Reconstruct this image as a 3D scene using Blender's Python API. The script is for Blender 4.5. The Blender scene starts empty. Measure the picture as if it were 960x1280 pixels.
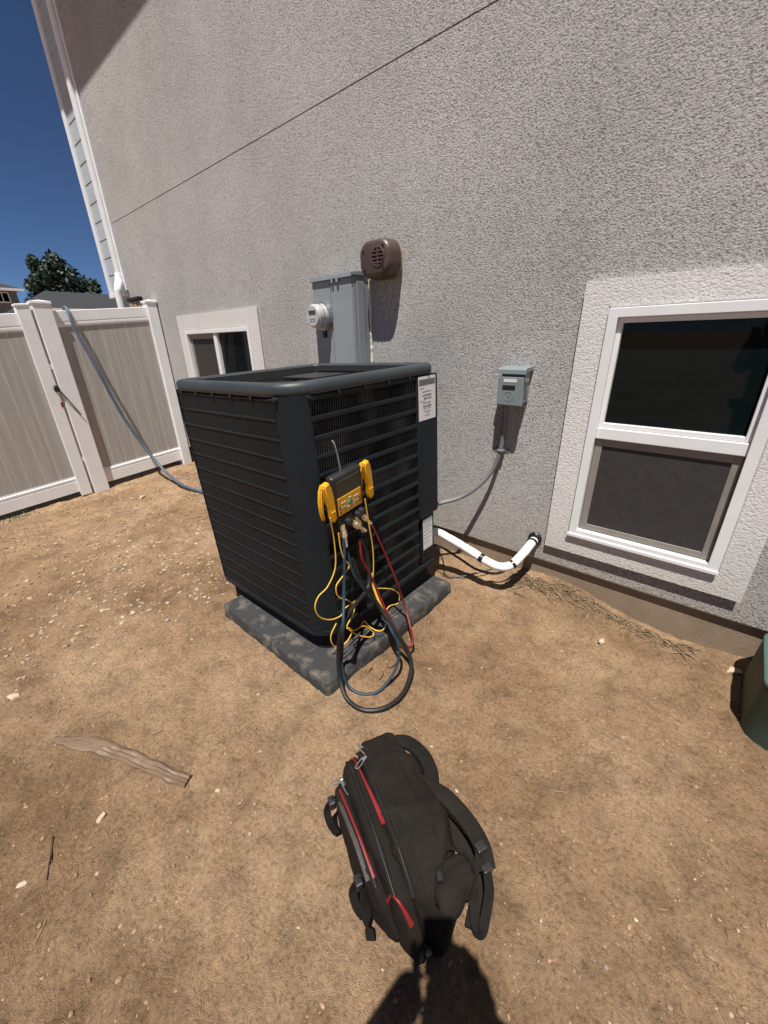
import bpy, bmesh, math, random
import numpy as np
from mathutils import Vector, Matrix, noise
R = math.radians
random.seed(7); rng = np.random.default_rng(7)
C = bpy.context.scene.collection
scene = bpy.context.scene

# ---------------------------------------------------------------- camera
cam_data = bpy.data.cameras.new("camera"); cam = bpy.data.objects.new("camera", cam_data); C.objects.link(cam)
CAM = Vector((0, 0, 1.5))
RC = Matrix(((0.7563317, 0.24716882, -0.60569789), (0.65376676, -0.31881077, 0.68625704), (-0.02348167, -0.91502309, -0.40271745)))
# columns: image right, image down, view direction
rx, ry, rz = RC.col[0], RC.col[1], RC.col[2]
m = Matrix((rx, -ry, -rz)).transposed().to_4x4(); m.translation = CAM
cam.matrix_world = m
cam_data.sensor_fit = 'HORIZONTAL'; cam_data.sensor_width = 36; cam_data.lens = 36 * 492.556 / 960
cam_data.clip_start = 0.005; cam_data.clip_end = 5000
scene.camera = cam

# ---------------------------------------------------------------- sky, sun, exposure
LD = Vector((-0.157, 0.319, -0.935)).normalized()          # the way the sunlight travels
el = math.asin(-LD.z); az = math.atan2(-LD.x, -LD.y)
w = bpy.data.worlds.new("World"); scene.world = w; w.use_nodes = True
nt = w.node_tree; bg = nt.nodes['Background']
sky = nt.nodes.new('ShaderNodeTexSky'); sky.sky_type = 'NISHITA'; sky.sun_disc = False
sky.sun_elevation = el; sky.sun_rotation = az; sky.altitude = 3500; sky.air_density = 0.75; sky.dust_density = 0.0; sky.ozone_density = 8.0
nt.links.new(sky.outputs[0], bg.inputs[0]); bg.inputs[1].default_value = 0.05
sd = bpy.data.lights.new("sun", 'SUN'); sd.energy = 5.0; sd.angle = R(0.53); sd.color = (1, 0.96, 0.90)
so = bpy.data.objects.new("sun", sd); C.objects.link(so); so.rotation_euler = LD.to_track_quat('-Z', 'Y').to_euler(); so.location = (0, 0, 20)
scene.view_settings.view_transform = 'Standard'; scene.view_settings.look = 'None'
scene.view_settings.exposure = 0.54; scene.view_settings.gamma = 1.0
scene.cycles.max_bounces = 6

# ---------------------------------------------------------------- materials
def nd(nt, t, **k):
    n = nt.nodes.new(t)
    for a, b in k.items():
        if hasattr(n, a): setattr(n, a, b)
        else: n.inputs[a.replace('_', ' ')].default_value = b
    return n
def ramp(nt, src, stops):
    r = nt.nodes.new('ShaderNodeValToRGB')
    while len(r.color_ramp.elements) < len(stops): r.color_ramp.elements.new(0.5)
    for e, (p, c) in zip(r.color_ramp.elements, stops):
        e.position = p; e.color = (c[0], c[1], c[2], 1) if hasattr(c, '__len__') else (c, c, c, 1)
    nt.links.new(src, r.inputs[0]); return r
def mat(name, c1, c2=None, scale=8.0, rough=0.5, metal=0.0, bump=0.0, bscale=200.0, bdist=0.002, spec=0.5, island=None, detail=4, stretch=None, contrast=(0.35, 0.65), rvar=0.1):
    mt = bpy.data.materials.new(name); mt.use_nodes = True; nt = mt.node_tree; b = nt.nodes['Principled BSDF']
    tc = nd(nt, 'ShaderNodeTexCoord'); vec = tc.outputs['Object']
    if stretch:
        mp = nd(nt, 'ShaderNodeMapping'); mp.inputs['Scale'].default_value = stretch; nt.links.new(vec, mp.inputs[0]); vec = mp.outputs[0]
    n = nd(nt, 'ShaderNodeTexNoise', Scale=scale, Detail=detail, Roughness=0.6); nt.links.new(vec, n.inputs['Vector'])
    c2 = c2 or tuple(x * 0.85 for x in c1)
    r = ramp(nt, n.outputs[0], [(contrast[0], c1), (contrast[1], c2)])
    out = r.outputs[0]
    if island:
        g = nd(nt, 'ShaderNodeNewGeometry'); rr = ramp(nt, g.outputs['Random Per Island'], [(0, 1 - island), (1, 1 + island)])
        mx = nd(nt, 'ShaderNodeMix', data_type='RGBA', blend_type='MULTIPLY'); mx.inputs[0].default_value = 1
        nt.links.new(out, mx.inputs[6]); nt.links.new(rr.outputs[0], mx.inputs[7]); out = mx.outputs[2]
    nt.links.new(out, b.inputs['Base Color'])
    rv = nd(nt, 'ShaderNodeMapRange'); rv.inputs[3].default_value = max(0, rough - rvar); rv.inputs[4].default_value = min(1, rough + rvar)
    nt.links.new(n.outputs[0], rv.inputs[0]); nt.links.new(rv.outputs[0], b.inputs['Roughness'])
    b.inputs['Metallic'].default_value = metal; b.inputs['Specular IOR Level'].default_value = spec
    if bump:
        n2 = nd(nt, 'ShaderNodeTexNoise', Scale=bscale, Detail=3); nt.links.new(vec, n2.inputs['Vector'])
        bp = nd(nt, 'ShaderNodeBump', Strength=bump, Distance=bdist); nt.links.new(n2.outputs[0], bp.inputs['Height']); nt.links.new(bp.outputs[0], b.inputs['Normal'])
    return mt
def stucco_mat(name, c1, c2, scale=135, dist=0.006, strength=1.0, pits=0.6):
    mt = bpy.data.materials.new(name); mt.use_nodes = True; nt = mt.node_tree; b = nt.nodes['Principled BSDF']
    tc = nd(nt, 'ShaderNodeTexCoord'); vec = tc.outputs['Object']
    big = nd(nt, 'ShaderNodeTexNoise', Scale=0.9, Detail=6, Roughness=0.65); nt.links.new(vec, big.inputs['Vector'])
    mp = nd(nt, 'ShaderNodeMapping'); mp.inputs['Scale'].default_value = (0.75, 1, 1.1); mp.inputs['Rotation'].default_value = (0, 0.5, 0); nt.links.new(vec, mp.inputs[0])
    a = nd(nt, 'ShaderNodeTexNoise', Scale=scale, Detail=4.5, Roughness=0.62, Distortion=0.35); nt.links.new(mp.outputs[0], a.inputs['Vector'])
    ar = ramp(nt, a.outputs[0], [(0.33, 0.0), (0.47, 0.72), (0.62, 1.0)])
    v = nd(nt, 'ShaderNodeTexNoise', Scale=scale * 5, Detail=2.0); nt.links.new(vec, v.inputs['Vector'])
    wv = nd(nt, 'ShaderNodeTexNoise', Scale=scale * 0.16, Detail=2.0); nt.links.new(vec, wv.inputs['Vector'])
    m1 = nd(nt, 'ShaderNodeMath', operation='MULTIPLY_ADD'); m1.inputs[1].default_value = 0.25
    nt.links.new(v.outputs[0], m1.inputs[0]); nt.links.new(ar.outputs[0], m1.inputs[2])
    m2 = nd(nt, 'ShaderNodeMath', operation='MULTIPLY_ADD'); m2.inputs[1].default_value = 0.5
    nt.links.new(wv.outputs[0], m2.inputs[0]); nt.links.new(m1.outputs[0], m2.inputs[2])
    bp = nd(nt, 'ShaderNodeBump', Strength=strength, Distance=dist); nt.links.new(m2.outputs[0], bp.inputs['Height']); nt.links.new(bp.outputs[0], b.inputs['Normal'])
    r0 = ramp(nt, big.outputs[0], [(0.33, tuple(0.94 * t for t in c1)), (0.5, tuple((s + t) / 2 for s, t in zip(c1, c2))), (0.67, tuple(1.04 * t for t in c2))])
    sx = nd(nt, 'ShaderNodeSeparateXYZ'); nt.links.new(vec, sx.inputs[0])
    hh = nd(nt, 'ShaderNodeMath', operation='MULTIPLY_ADD'); hh.inputs[1].default_value = -0.5; nt.links.new(big.outputs[0], hh.inputs[0]); nt.links.new(sx.outputs[2], hh.inputs[2])
    dz = nd(nt, 'ShaderNodeMapRange'); dz.inputs[1].default_value = -0.1; dz.inputs[2].default_value = 0.35; dz.inputs[3].default_value = 0.42; dz.inputs[4].default_value = 0.0; nt.links.new(hh.outputs[0], dz.inputs[0])
    r = nd(nt, 'ShaderNodeMix', data_type='RGBA'); nt.links.new(dz.outputs[0], r.inputs[0]); nt.links.new(r0.outputs[0], r.inputs[6]); r.inputs[7].default_value = (0.42, 0.345, 0.265, 1)
    pit0 = ramp(nt, a.outputs[0], [(0.30, pits), (0.44, 1.0)])
    co = nd(nt, 'ShaderNodeTexNoise', Scale=scale * 0.33, Detail=5, Roughness=0.75); nt.links.new(vec, co.inputs['Vector'])
    cr = ramp(nt, co.outputs[0], [(0.34, 0.72 + 0.25 * pits), (0.5, 1.0), (0.62, 1.04)])
    pit = nd(nt, 'ShaderNodeMix', data_type='RGBA', blend_type='MULTIPLY'); pit.inputs[0].default_value = 1; nt.links.new(pit0.outputs[0], pit.inputs[6]); nt.links.new(cr.outputs[0], pit.inputs[7])
    mx = nd(nt, 'ShaderNodeMix', data_type='RGBA', blend_type='MULTIPLY'); mx.inputs[0].default_value = 1
    nt.links.new(r.outputs[2], mx.inputs[6]); nt.links.new(pit.outputs[2], mx.inputs[7])
    nt.links.new(mx.outputs[2], b.inputs['Base Color']); b.inputs['Roughness'].default_value = 0.95; b.inputs['Specular IOR Level'].default_value = 0.2
    return mt
def dirt_mat():
    mt = bpy.data.materials.new("dry_dirt"); mt.use_nodes = True; nt = mt.node_tree; b = nt.nodes['Principled BSDF']
    tc = nd(nt, 'ShaderNodeTexCoord'); vec = tc.outputs['Object']
    def N(s, d=5, ro=0.6, di=0.0):
        n = nd(nt, 'ShaderNodeTexNoise', Scale=s, Detail=d, Roughness=ro, Distortion=di); nt.links.new(vec, n.inputs['Vector']); return n
    a = N(1.1, 6, 0.6, 0.3); c = N(7.0, 6, 0.7); f = N(75, 6, 0.75); g = N(330, 3)
    base = ramp(nt, a.outputs[0], [(0.32, (0.185, 0.114, 0.063)), (0.45, (0.290, 0.185, 0.106)), (0.62, (0.39, 0.262, 0.158))])
    mid = ramp(nt, c.outputs[0], [(0.34, 0.70), (0.50, 1.0), (0.68, 1.20)])
    fin = ramp(nt, f.outputs[0], [(0.35, 0.60), (0.48, 1.0), (0.64, 1.26)])
    def mul(x, y, k=1.0, bt='MULTIPLY'):
        mx = nd(nt, 'ShaderNodeMix', data_type='RGBA', blend_type=bt); mx.inputs[0].default_value = k
        nt.links.new(x, mx.inputs[6]); nt.links.new(y, mx.inputs[7]); return mx.outputs[2]
    col = mul(mul(base.outputs[0], mid.outputs[0]), fin.outputs[0])
    vo = nd(nt, 'ShaderNodeTexVoronoi', Scale=70.0); nt.links.new(vec, vo.inputs['Vector'])
    sp = ramp(nt, vo.outputs['Distance'], [(0.10, 1.0), (0.22, 0.0)])
    th = ramp(nt, vo.outputs['Color'], [(0.80, 0.0), (0.86, 1.0)])
    mm = nd(nt, 'ShaderNodeMath', operation='MULTIPLY'); nt.links.new(sp.outputs[0], mm.inputs[0]); nt.links.new(th.outputs[0], mm.inputs[1])
    mx = nd(nt, 'ShaderNodeMix', data_type='RGBA'); nt.links.new(mm.outputs[0], mx.inputs[0]); nt.links.new(col, mx.inputs[6]); mx.inputs[7].default_value = (0.42, 0.31, 0.215, 1)
    nt.links.new(mx.outputs[2], b.inputs['Base Color']); b.inputs['Roughness'].default_value = 1.0; b.inputs['Specular IOR Level'].default_value = 0.1
    h1 = nd(nt, 'ShaderNodeMath', operation='MULTIPLY_ADD'); h1.inputs[1].default_value = 0.55
    nt.links.new(g.outputs[0], h1.inputs[0]); nt.links.new(f.outputs[0], h1.inputs[2])
    h2 = nd(nt, 'ShaderNodeMath', operation='MULTIPLY_ADD'); h2.inputs[1].default_value = 0.4
    nt.links.new(mm.outputs[0], h2.inputs[0]); nt.links.new(h1.outputs[0], h2.inputs[2])
    bp = nd(nt, 'ShaderNodeBump', Strength=1.0, Distance=0.016); nt.links.new(h2.outputs[0], bp.inputs['Height']); nt.links.new(bp.outputs[0], b.inputs['Normal'])
    return mt
def wood_mat(name, c1, c2, stretch, island=None):
    return mat(name, c1, c2, scale=3.0, rough=0.6, bump=0.25, bscale=6.0, bdist=0.002, stretch=stretch, detail=6, contrast=(0.3, 0.7), island=island)
def glass_mat(name, tint=(0.006, 0.008, 0.009), rough=0.03, spec=0.5):
    mt = bpy.data.materials.new(name); mt.use_nodes = True; nt = mt.node_tree; b = nt.nodes['Principled BSDF']
    n = nd(nt, 'ShaderNodeTexNoise', Scale=2.0, Detail=2.0); tc = nd(nt, 'ShaderNodeTexCoord'); nt.links.new(tc.outputs['Object'], n.inputs['Vector'])
    r = ramp(nt, n.outputs[0], [(0.3, tint), (0.7, tuple(1.3 * t for t in tint))]); nt.links.new(r.outputs[0], b.inputs['Base Color'])
    b.inputs['Roughness'].default_value = rough; b.inputs['IOR'].default_value = 1.5; b.inputs['Specular IOR Level'].default_value = spec
    bp = nd(nt, 'ShaderNodeBump', Strength=0.05, Distance=0.01); nt.links.new(n.outputs[0], bp.inputs['Height']); nt.links.new(bp.outputs[0], b.inputs['Normal'])
    return mt

M = {}
M['stucco'] = stucco_mat('grey_stucco', (0.435, 0.420, 0.402), (0.50, 0.484, 0.465), dist=0.0062, pits=0.36)
M['trim_stucco'] = stucco_mat('white_stucco', (0.60, 0.59, 0.565), (0.66, 0.65, 0.625), scale=105, dist=0.0026, strength=0.8, pits=0.85)
M['dirt'] = dirt_mat()
M['concrete'] = mat('foundation_concrete', (0.21, 0.155, 0.10), (0.27, 0.205, 0.14), scale=5, rough=0.9, bump=0.5, bscale=90, bdist=0.003, detail=8)
M['vinyl'] = mat('white_vinyl', (0.80, 0.80, 0.80), (0.74, 0.74, 0.74), scale=4, rough=0.4)
M['window_vinyl'] = mat('white_window_vinyl', (0.73, 0.73, 0.73), (0.68, 0.68, 0.68), scale=6, rough=0.35)
M['paint_white'] = mat('white_paint', (0.78, 0.79, 0.80), (0.72, 0.73, 0.74), scale=5, rough=0.45)
M['siding'] = mat('pale_siding', (0.40, 0.44, 0.47), (0.34, 0.38, 0.41), scale=14, rough=0.7, bump=0.3, bscale=30, bdist=0.003, stretch=(0.6, 1, 3))
M['board'] = wood_mat('driftwood_vinyl', (0.41, 0.390, 0.362), (0.31, 0.292, 0.268), (9, 9, 0.5))
M['tongue'] = mat('pale_board_edge', (0.62, 0.60, 0.56), rough=0.6)
M['glass'] = glass_mat('dark_glass', tint=(0.0028, 0.0056, 0.0068), spec=0.16)
M['screen'] = mat('insect_screen', (0.032, 0.030, 0.029), (0.040, 0.037, 0.035), scale=30, rough=0.6, spec=0.35)
M['screen_frame'] = mat('tan_screen_frame', (0.24, 0.215, 0.19), (0.20, 0.18, 0.16), rough=0.5)
M['black'] = mat('black_plastic', (0.012, 0.012, 0.013), (0.018, 0.018, 0.019), rough=0.45)
M['void'] = mat('dark_interior', (0.006, 0.006, 0.007), rough=0.9)
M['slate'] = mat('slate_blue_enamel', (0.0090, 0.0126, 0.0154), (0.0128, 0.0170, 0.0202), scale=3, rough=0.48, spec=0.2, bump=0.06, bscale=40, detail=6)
M['slate_top'] = mat('sky_lit_slate_enamel', (0.028, 0.036, 0.041), (0.038, 0.046, 0.051), scale=5, rough=0.5, bump=0.05, bscale=40, detail=6)  # same enamel as the sides, lightened: sky light on the rim painted in
M['coil'] = mat('coil_fins', (0.004, 0.0045, 0.005), (0.008, 0.0085, 0.009), scale=9, rough=0.6, detail=5)
M['fin'] = mat('louver_fin_metal', (0.018, 0.021, 0.024), (0.045, 0.047, 0.048), scale=5, rough=0.45)
M['pad'] = mat('grey_pad', (0.030, 0.031, 0.032), (0.19, 0.160, 0.125), scale=13, rough=0.9, bump=0.6, bscale=90, bdist=0.004, detail=8, contrast=(0.50, 0.78))
M['steel_grey'] = mat('grey_enamel_steel', (0.245, 0.275, 0.29), (0.22, 0.25, 0.265), scale=3, rough=0.45)
M['grey_box'] = mat('grey_disconnect_paint', (0.20, 0.235, 0.245), (0.175, 0.21, 0.22), scale=8, rough=0.45)
M['galv'] = mat('galvanised_metal', (0.45, 0.46, 0.47), (0.33, 0.34, 0.35), scale=25, rough=0.35, metal=0.8)
M['brown'] = mat('brown_plastic', (0.072, 0.044, 0.037), (0.090, 0.056, 0.048), scale=6, rough=0.42)
M['caulk'] = mat('pale_caulk', (0.66, 0.63, 0.56), (0.58, 0.55, 0.47), scale=40, rough=0.8, bump=0.4, bscale=90)
M['tan'] = mat('tan_backing', (0.33, 0.26, 0.16), rough=0.7)
M['conduit'] = mat('grey_conduit', (0.13, 0.135, 0.14), (0.16, 0.165, 0.17), rough=0.5)
M['insul'] = mat('white_pipe_insulation', (0.80, 0.80, 0.79), (0.70, 0.69, 0.67), scale=22, rough=0.55, bump=0.5, bscale=45, bdist=0.004)
M['tape'] = mat('black_tape', (0.014, 0.014, 0.015), rough=0.35)
M['hose_blue_grey'] = mat('blue_grey_hose', (0.060, 0.088, 0.130), (0.085, 0.115, 0.155), rough=0.5)
M['yellow'] = mat('yellow_plastic', (0.80, 0.42, 0.012), (0.72, 0.36, 0.010), rough=0.4)
M['yellow_wire'] = mat('yellow_wire', (0.78, 0.46, 0.06), (0.68, 0.40, 0.05), rough=0.4)
M['blue_hose'] = mat('blue_rubber', (0.012, 0.030, 0.048), (0.018, 0.038, 0.056), rough=0.5, spec=0.25)
M['black_hose'] = mat('black_rubber', (0.010, 0.010, 0.010), (0.016, 0.015, 0.014), rough=0.5, spec=0.25)
M['red_hose'] = mat('red_rubber', (0.16, 0.012, 0.013), (0.12, 0.010, 0.011), rough=0.5, spec=0.3)
M['brass'] = mat('brass_fitting', (0.80, 0.68, 0.50), (0.66, 0.54, 0.36), rough=0.3, metal=0.8)
M['lcd'] = mat('dull_screen', (0.045, 0.045, 0.032), (0.055, 0.054, 0.04), rough=0.2)
M['green_key'] = mat('green_button', (0.03, 0.30, 0.17), rough=0.4)
M['grey_key'] = mat('grey_button', (0.42, 0.42, 0.40), rough=0.45)
M['paper'] = mat('white_sticker', (0.66, 0.66, 0.66), (0.60, 0.60, 0.60), scale=12, rough=0.5)
M['ink'] = mat('printed_ink', (0.10, 0.10, 0.105), (0.16, 0.16, 0.16), scale=60, rough=0.5)
M['nylon'] = mat('black_brown_nylon', (0.0115, 0.0090, 0.0074), (0.0175, 0.0140, 0.0115), scale=9, rough=0.85, bump=0.5, bscale=260, bdist=0.0015, spec=0.12, detail=6)
M['webbing'] = mat('black_webbing', (0.010, 0.009, 0.008), (0.016, 0.0145, 0.013), scale=20, rough=0.95, spec=0.08, bump=0.6, bscale=300, bdist=0.001)
M['red'] = mat('red_trim', (0.22, 0.010, 0.012), (0.16, 0.008, 0.010), scale=20, rough=0.5)
M['mesh_pocket'] = mat('grey_mesh', (0.06, 0.045, 0.045), (0.022, 0.018, 0.018), scale=200, rough=0.7)
M['chrome'] = mat('silver_zip_metal', (0.72, 0.72, 0.74), (0.6, 0.6, 0.62), rough=0.22, metal=0.9)
M['green_plastic'] = mat('dark_green_plastic', (0.014, 0.028, 0.019), (0.026, 0.042, 0.029), scale=18, rough=0.55, bump=0.4, bscale=150, bdist=0.002)
M['green_lid'] = mat('green_lid_plastic', (0.060, 0.125, 0.100), (0.07, 0.14, 0.11), scale=10, rough=0.5)
M['stone'] = mat('pale_stone', (0.38, 0.30, 0.225), (0.29, 0.22, 0.16), scale=30, rough=0.95, island=0.35, spec=0.2, bump=0.4, bscale=120)
M['straw'] = mat('dry_stalks', (0.25, 0.18, 0.105), (0.15, 0.10, 0.06), scale=20, rough=0.9, island=0.3)
M['old_wood'] = wood_mat('weathered_wood', (0.21, 0.138, 0.086), (0.10, 0.066, 0.042), (2.0, 26, 26))
M['leaf'] = mat('tree_leaves', (0.012, 0.030, 0.016), (0.024, 0.052, 0.024), scale=1.5, rough=0.6, island=0.3)
M['bark'] = mat('tree_bark', (0.10, 0.075, 0.05), rough=0.9)
M['shingle'] = mat('dark_roof_shingles', (0.020, 0.021, 0.023), (0.032, 0.032, 0.034), scale=20, rough=0.9, bump=0.5, bscale=8, bdist=0.03)
M['far_siding'] = mat('grey_far_siding', (0.17, 0.18, 0.19), (0.15, 0.16, 0.17), rough=0.8)
M['tan_wall'] = mat('tan_far_wall', (0.30, 0.26, 0.21), rough=0.9)
M['skin'] = mat('skin', (0.42, 0.25, 0.18), (0.38, 0.22, 0.155), rough=0.5)
M['shirt'] = mat('dark_shirt_cloth', (0.05, 0.06, 0.08), rough=0.85, bump=0.3)
M['denim'] = mat('blue_denim', (0.05, 0.07, 0.12), rough=0.85, bump=0.4)
M['hair'] = mat('brown_hair', (0.035, 0.022, 0.014), rough=0.6)
M['shoe'] = mat('brown_leather', (0.06, 0.035, 0.02), rough=0.5)
M['phone'] = mat('phone_shell', (0.02, 0.02, 0.022), rough=0.25)

# ---------------------------------------------------------------- mesh helpers
def link(name, me, mt, parent=None, smooth=False):
    o = bpy.data.objects.new(name, me); C.objects.link(o)
    if mt is not None:
        for x in (mt if isinstance(mt, (list, tuple)) else [mt]): me.materials.append(x)
    if parent is not None: o.parent = parent
    if smooth: me.polygons.foreach_set('use_smooth', [True] * len(me.polygons))
    return o
def ob(name, bm, mt, parent=None, smooth=False, auto=True):
    me = bpy.data.meshes.new(name); bm.normal_update(); bm.to_mesh(me); bm.free()
    o = link(name, me, mt, parent, smooth)
    if smooth and auto:
        try: me.set_sharp_from_angle(angle=R(40))
        except Exception: pass
    return o
def tag(o, label=None, cat=None, group=None, kind=None):
    for k, v in (('label', label), ('category', cat), ('group', group), ('kind', kind)):
        if v: o[k] = v
    return o
def thing(name, label, cat, loc=(0, 0, 0), rotz=0.0, group=None):
    o = bpy.data.objects.new(name, None); C.objects.link(o); o.location = loc; o.rotation_euler = (0, 0, rotz); o.empty_display_size = 0.1
    return tag(o, label, cat, group)
def box(bm, x0, x1, y0, y1, z0, z1, bevel=0.0, seg=2, mtx=None):
    r = bmesh.ops.create_cube(bm, size=1.0)
    vs = r['verts']
    for v in vs: v.co = Vector(((x0 + x1) / 2 + v.co.x * (x1 - x0), (y0 + y1) / 2 + v.co.y * (y1 - y0), (z0 + z1) / 2 + v.co.z * (z1 - z0)))
    if bevel > 0:
        es = list({e for v in vs for e in v.link_edges})
        rr = bmesh.ops.bevel(bm, geom=es, offset=bevel, segments=seg, affect='EDGES', profile=0.5)
        vs = list({v for f in rr['faces'] for v in f.verts} | {v for v in vs if v.is_valid})
    if mtx is not None:
        for v in vs: v.co = mtx @ v.co
    return vs
def BX(*a, **k):
    bm = bmesh.new(); box(bm, *a, **k); return bm
def cyl(bm, p0, p1, r0, r1=None, seg=16, caps=True):
    p0, p1 = Vector(p0), Vector(p1); r1 = r0 if r1 is None else r1
    d = (p1 - p0); L = d.length
    mt = Matrix.Translation((p0 + p1) / 2) @ d.to_track_quat('Z', 'Y').to_matrix().to_4x4()
    return bmesh.ops.create_cone(bm, cap_ends=caps, segments=seg, radius1=r0, radius2=r1, depth=L, matrix=mt)['verts']
def catmull(pts, n=8):
    P = [Vector(p) for p in pts]; P = [P[0] * 2 - P[1]] + P + [P[-1] * 2 - P[-2]]; out = []
    for i in range(1, len(P) - 2):
        a, b, c, d = P[i - 1:i + 3]
        for k in range(n):
            t = k / n
            out.append(0.5 * ((2 * b) + (c - a) * t + (2 * a - 5 * b + 4 * c - d) * t * t + (3 * b - a - 3 * c + d) * t ** 3))
    out.append(P[-2]); return out
def tube(bm, pts, r, seg=10, flat=None, up=None, n=8, smooth=True, wob=0.0):
    """a tube along a smooth curve; flat=(a,b) gives a strap section, up keeps its width direction"""
    P = catmull(pts, n) if smooth else [Vector(p) for p in pts]
    rings = []; nrm = None
    for i, p in enumerate(P):
        t = (P[min(i + 1, len(P) - 1)] - P[max(i - 1, 0)]).normalized()
        if up is not None: nrm = (Vector(up) - t * t.dot(Vector(up))).normalized()
        elif nrm is None:
            a = Vector((0, 0, 1)) if abs(t.z) < 0.9 else Vector((1, 0, 0)); nrm = (a - t * a.dot(t)).normalized()
        else: nrm = (nrm - t * nrm.dot(t)).normalized()
        bn = t.cross(nrm); ring = []
        rr = r if not hasattr(r, '__call__') else r(i / (len(P) - 1))
        rr *= 1 + wob * (noise.noise(p * 40))
        for k in range(seg):
            an = 2 * math.pi * (k + 0.5) / seg; ca, sa = math.cos(an), math.sin(an)
            if flat:
                q = 0.45
                ca = math.copysign(abs(ca) ** q, ca) * flat[0]; sa = math.copysign(abs(sa) ** q, sa) * flat[1]
                ring.append(bm.verts.new(p + nrm * ca + bn * sa))
            else: ring.append(bm.verts.new(p + (nrm * ca + bn * sa) * rr))
        rings.append(ring)
    for a, b in zip(rings, rings[1:]):
        for k in range(seg): bm.faces.new((a[k], a[(k + 1) % seg], b[(k + 1) % seg], b[k]))
    bm.faces.new(list(reversed(rings[0]))); bm.faces.new(rings[-1])
def TUBE(*a, **k):
    bm = bmesh.new(); tube(bm, *a, **k); return bm
def sweep_rrect(bm, x0, x1, y0, y1, rad, prof, seg=8, closed=False):
    """sweeps (outset, z) profile points round a rounded rectangle"""
    loops = []; q = rad if isinstance(rad, (tuple, list)) else (rad,) * 4
    for o, z in prof:
        ring = []
        for cx, cy, a0, r in ((x1 - q[0], y1 - q[0], 0, q[0]), (x0 + q[1], y1 - q[1], 90, q[1]), (x0 + q[2], y0 + q[2], 180, q[2]), (x1 - q[3], y0 + q[3], 270, q[3])):
            r = max(r + o, 0.002)
            for k in range(seg + 1):
                a = R(a0 + 90 * k / seg); ring.append(bm.verts.new((cx + r * math.cos(a), cy + r * math.sin(a), z)))
        loops.append(ring)
    n = len(loops[0])
    for a, b in list(zip(loops, loops[1:])) + ([(loops[-1], loops[0])] if closed else []):
        for k in range(n): bm.faces.new((a[k], a[(k + 1) % n], b[(k + 1) % n], b[k]))
    return loops
def prism(bm, poly, axis, a0, a1):
    """extrudes a 2-D polygon along an axis (0 x, 1 y, 2 z)"""
    def v(p, q, a):
        return bm.verts.new((a, p, q) if axis == 0 else (p, a, q) if axis == 1 else (p, q, a))
    A = [v(p, q, a0) for p, q in poly]; B = [v(p, q, a1) for p, q in poly]; n = len(poly)
    for k in range(n): bm.faces.new((A[k], A[(k + 1) % n], B[(k + 1) % n], B[k]))
    bm.faces.new(list(reversed(A))); bm.faces.new(B)
    bmesh.ops.recalc_face_normals(bm, faces=bm.faces)
def wall_with_holes(bm, x0, x1, z0, z1, y, holes, depth):
    """front sheet at y with rectangular openings and reveals of a depth"""
    xs = sorted({x0, x1, *[h[0] for h in holes], *[h[1] for h in holes]}); zs = sorted({z0, z1, *[h[2] for h in holes], *[h[3] for h in holes]})
    V = {}
    def vv(x, z, yy=y):
        k = (x, z, yy)
        if k not in V: V[k] = bm.verts.new((x, yy, z))
        return V[k]
    for xa, xb in zip(xs, xs[1:]):
        for za, zb in zip(zs, zs[1:]):
            cx, cz = (xa + xb) / 2, (za + zb) / 2
            if any(h[0] < cx < h[1] and h[2] < cz < h[3] for h in holes): continue
            bm.faces.new((vv(xa, za), vv(xb, za), vv(xb, zb), vv(xa, zb)))
    for h in holes + [(x0, x1, z0, z1)]:
        q = [(h[0], h[2]), (h[1], h[2]), (h[1], h[3]), (h[0], h[3])]
        for (a, b), (c, d) in zip(q, q[1:] + q[:1]):
            f = [bm.verts.new((a, y, b)), bm.verts.new((c, y, d)), bm.verts.new((c, y + depth, d)), bm.verts.new((a, y + depth, b))]
            bm.faces.new(f)

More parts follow.
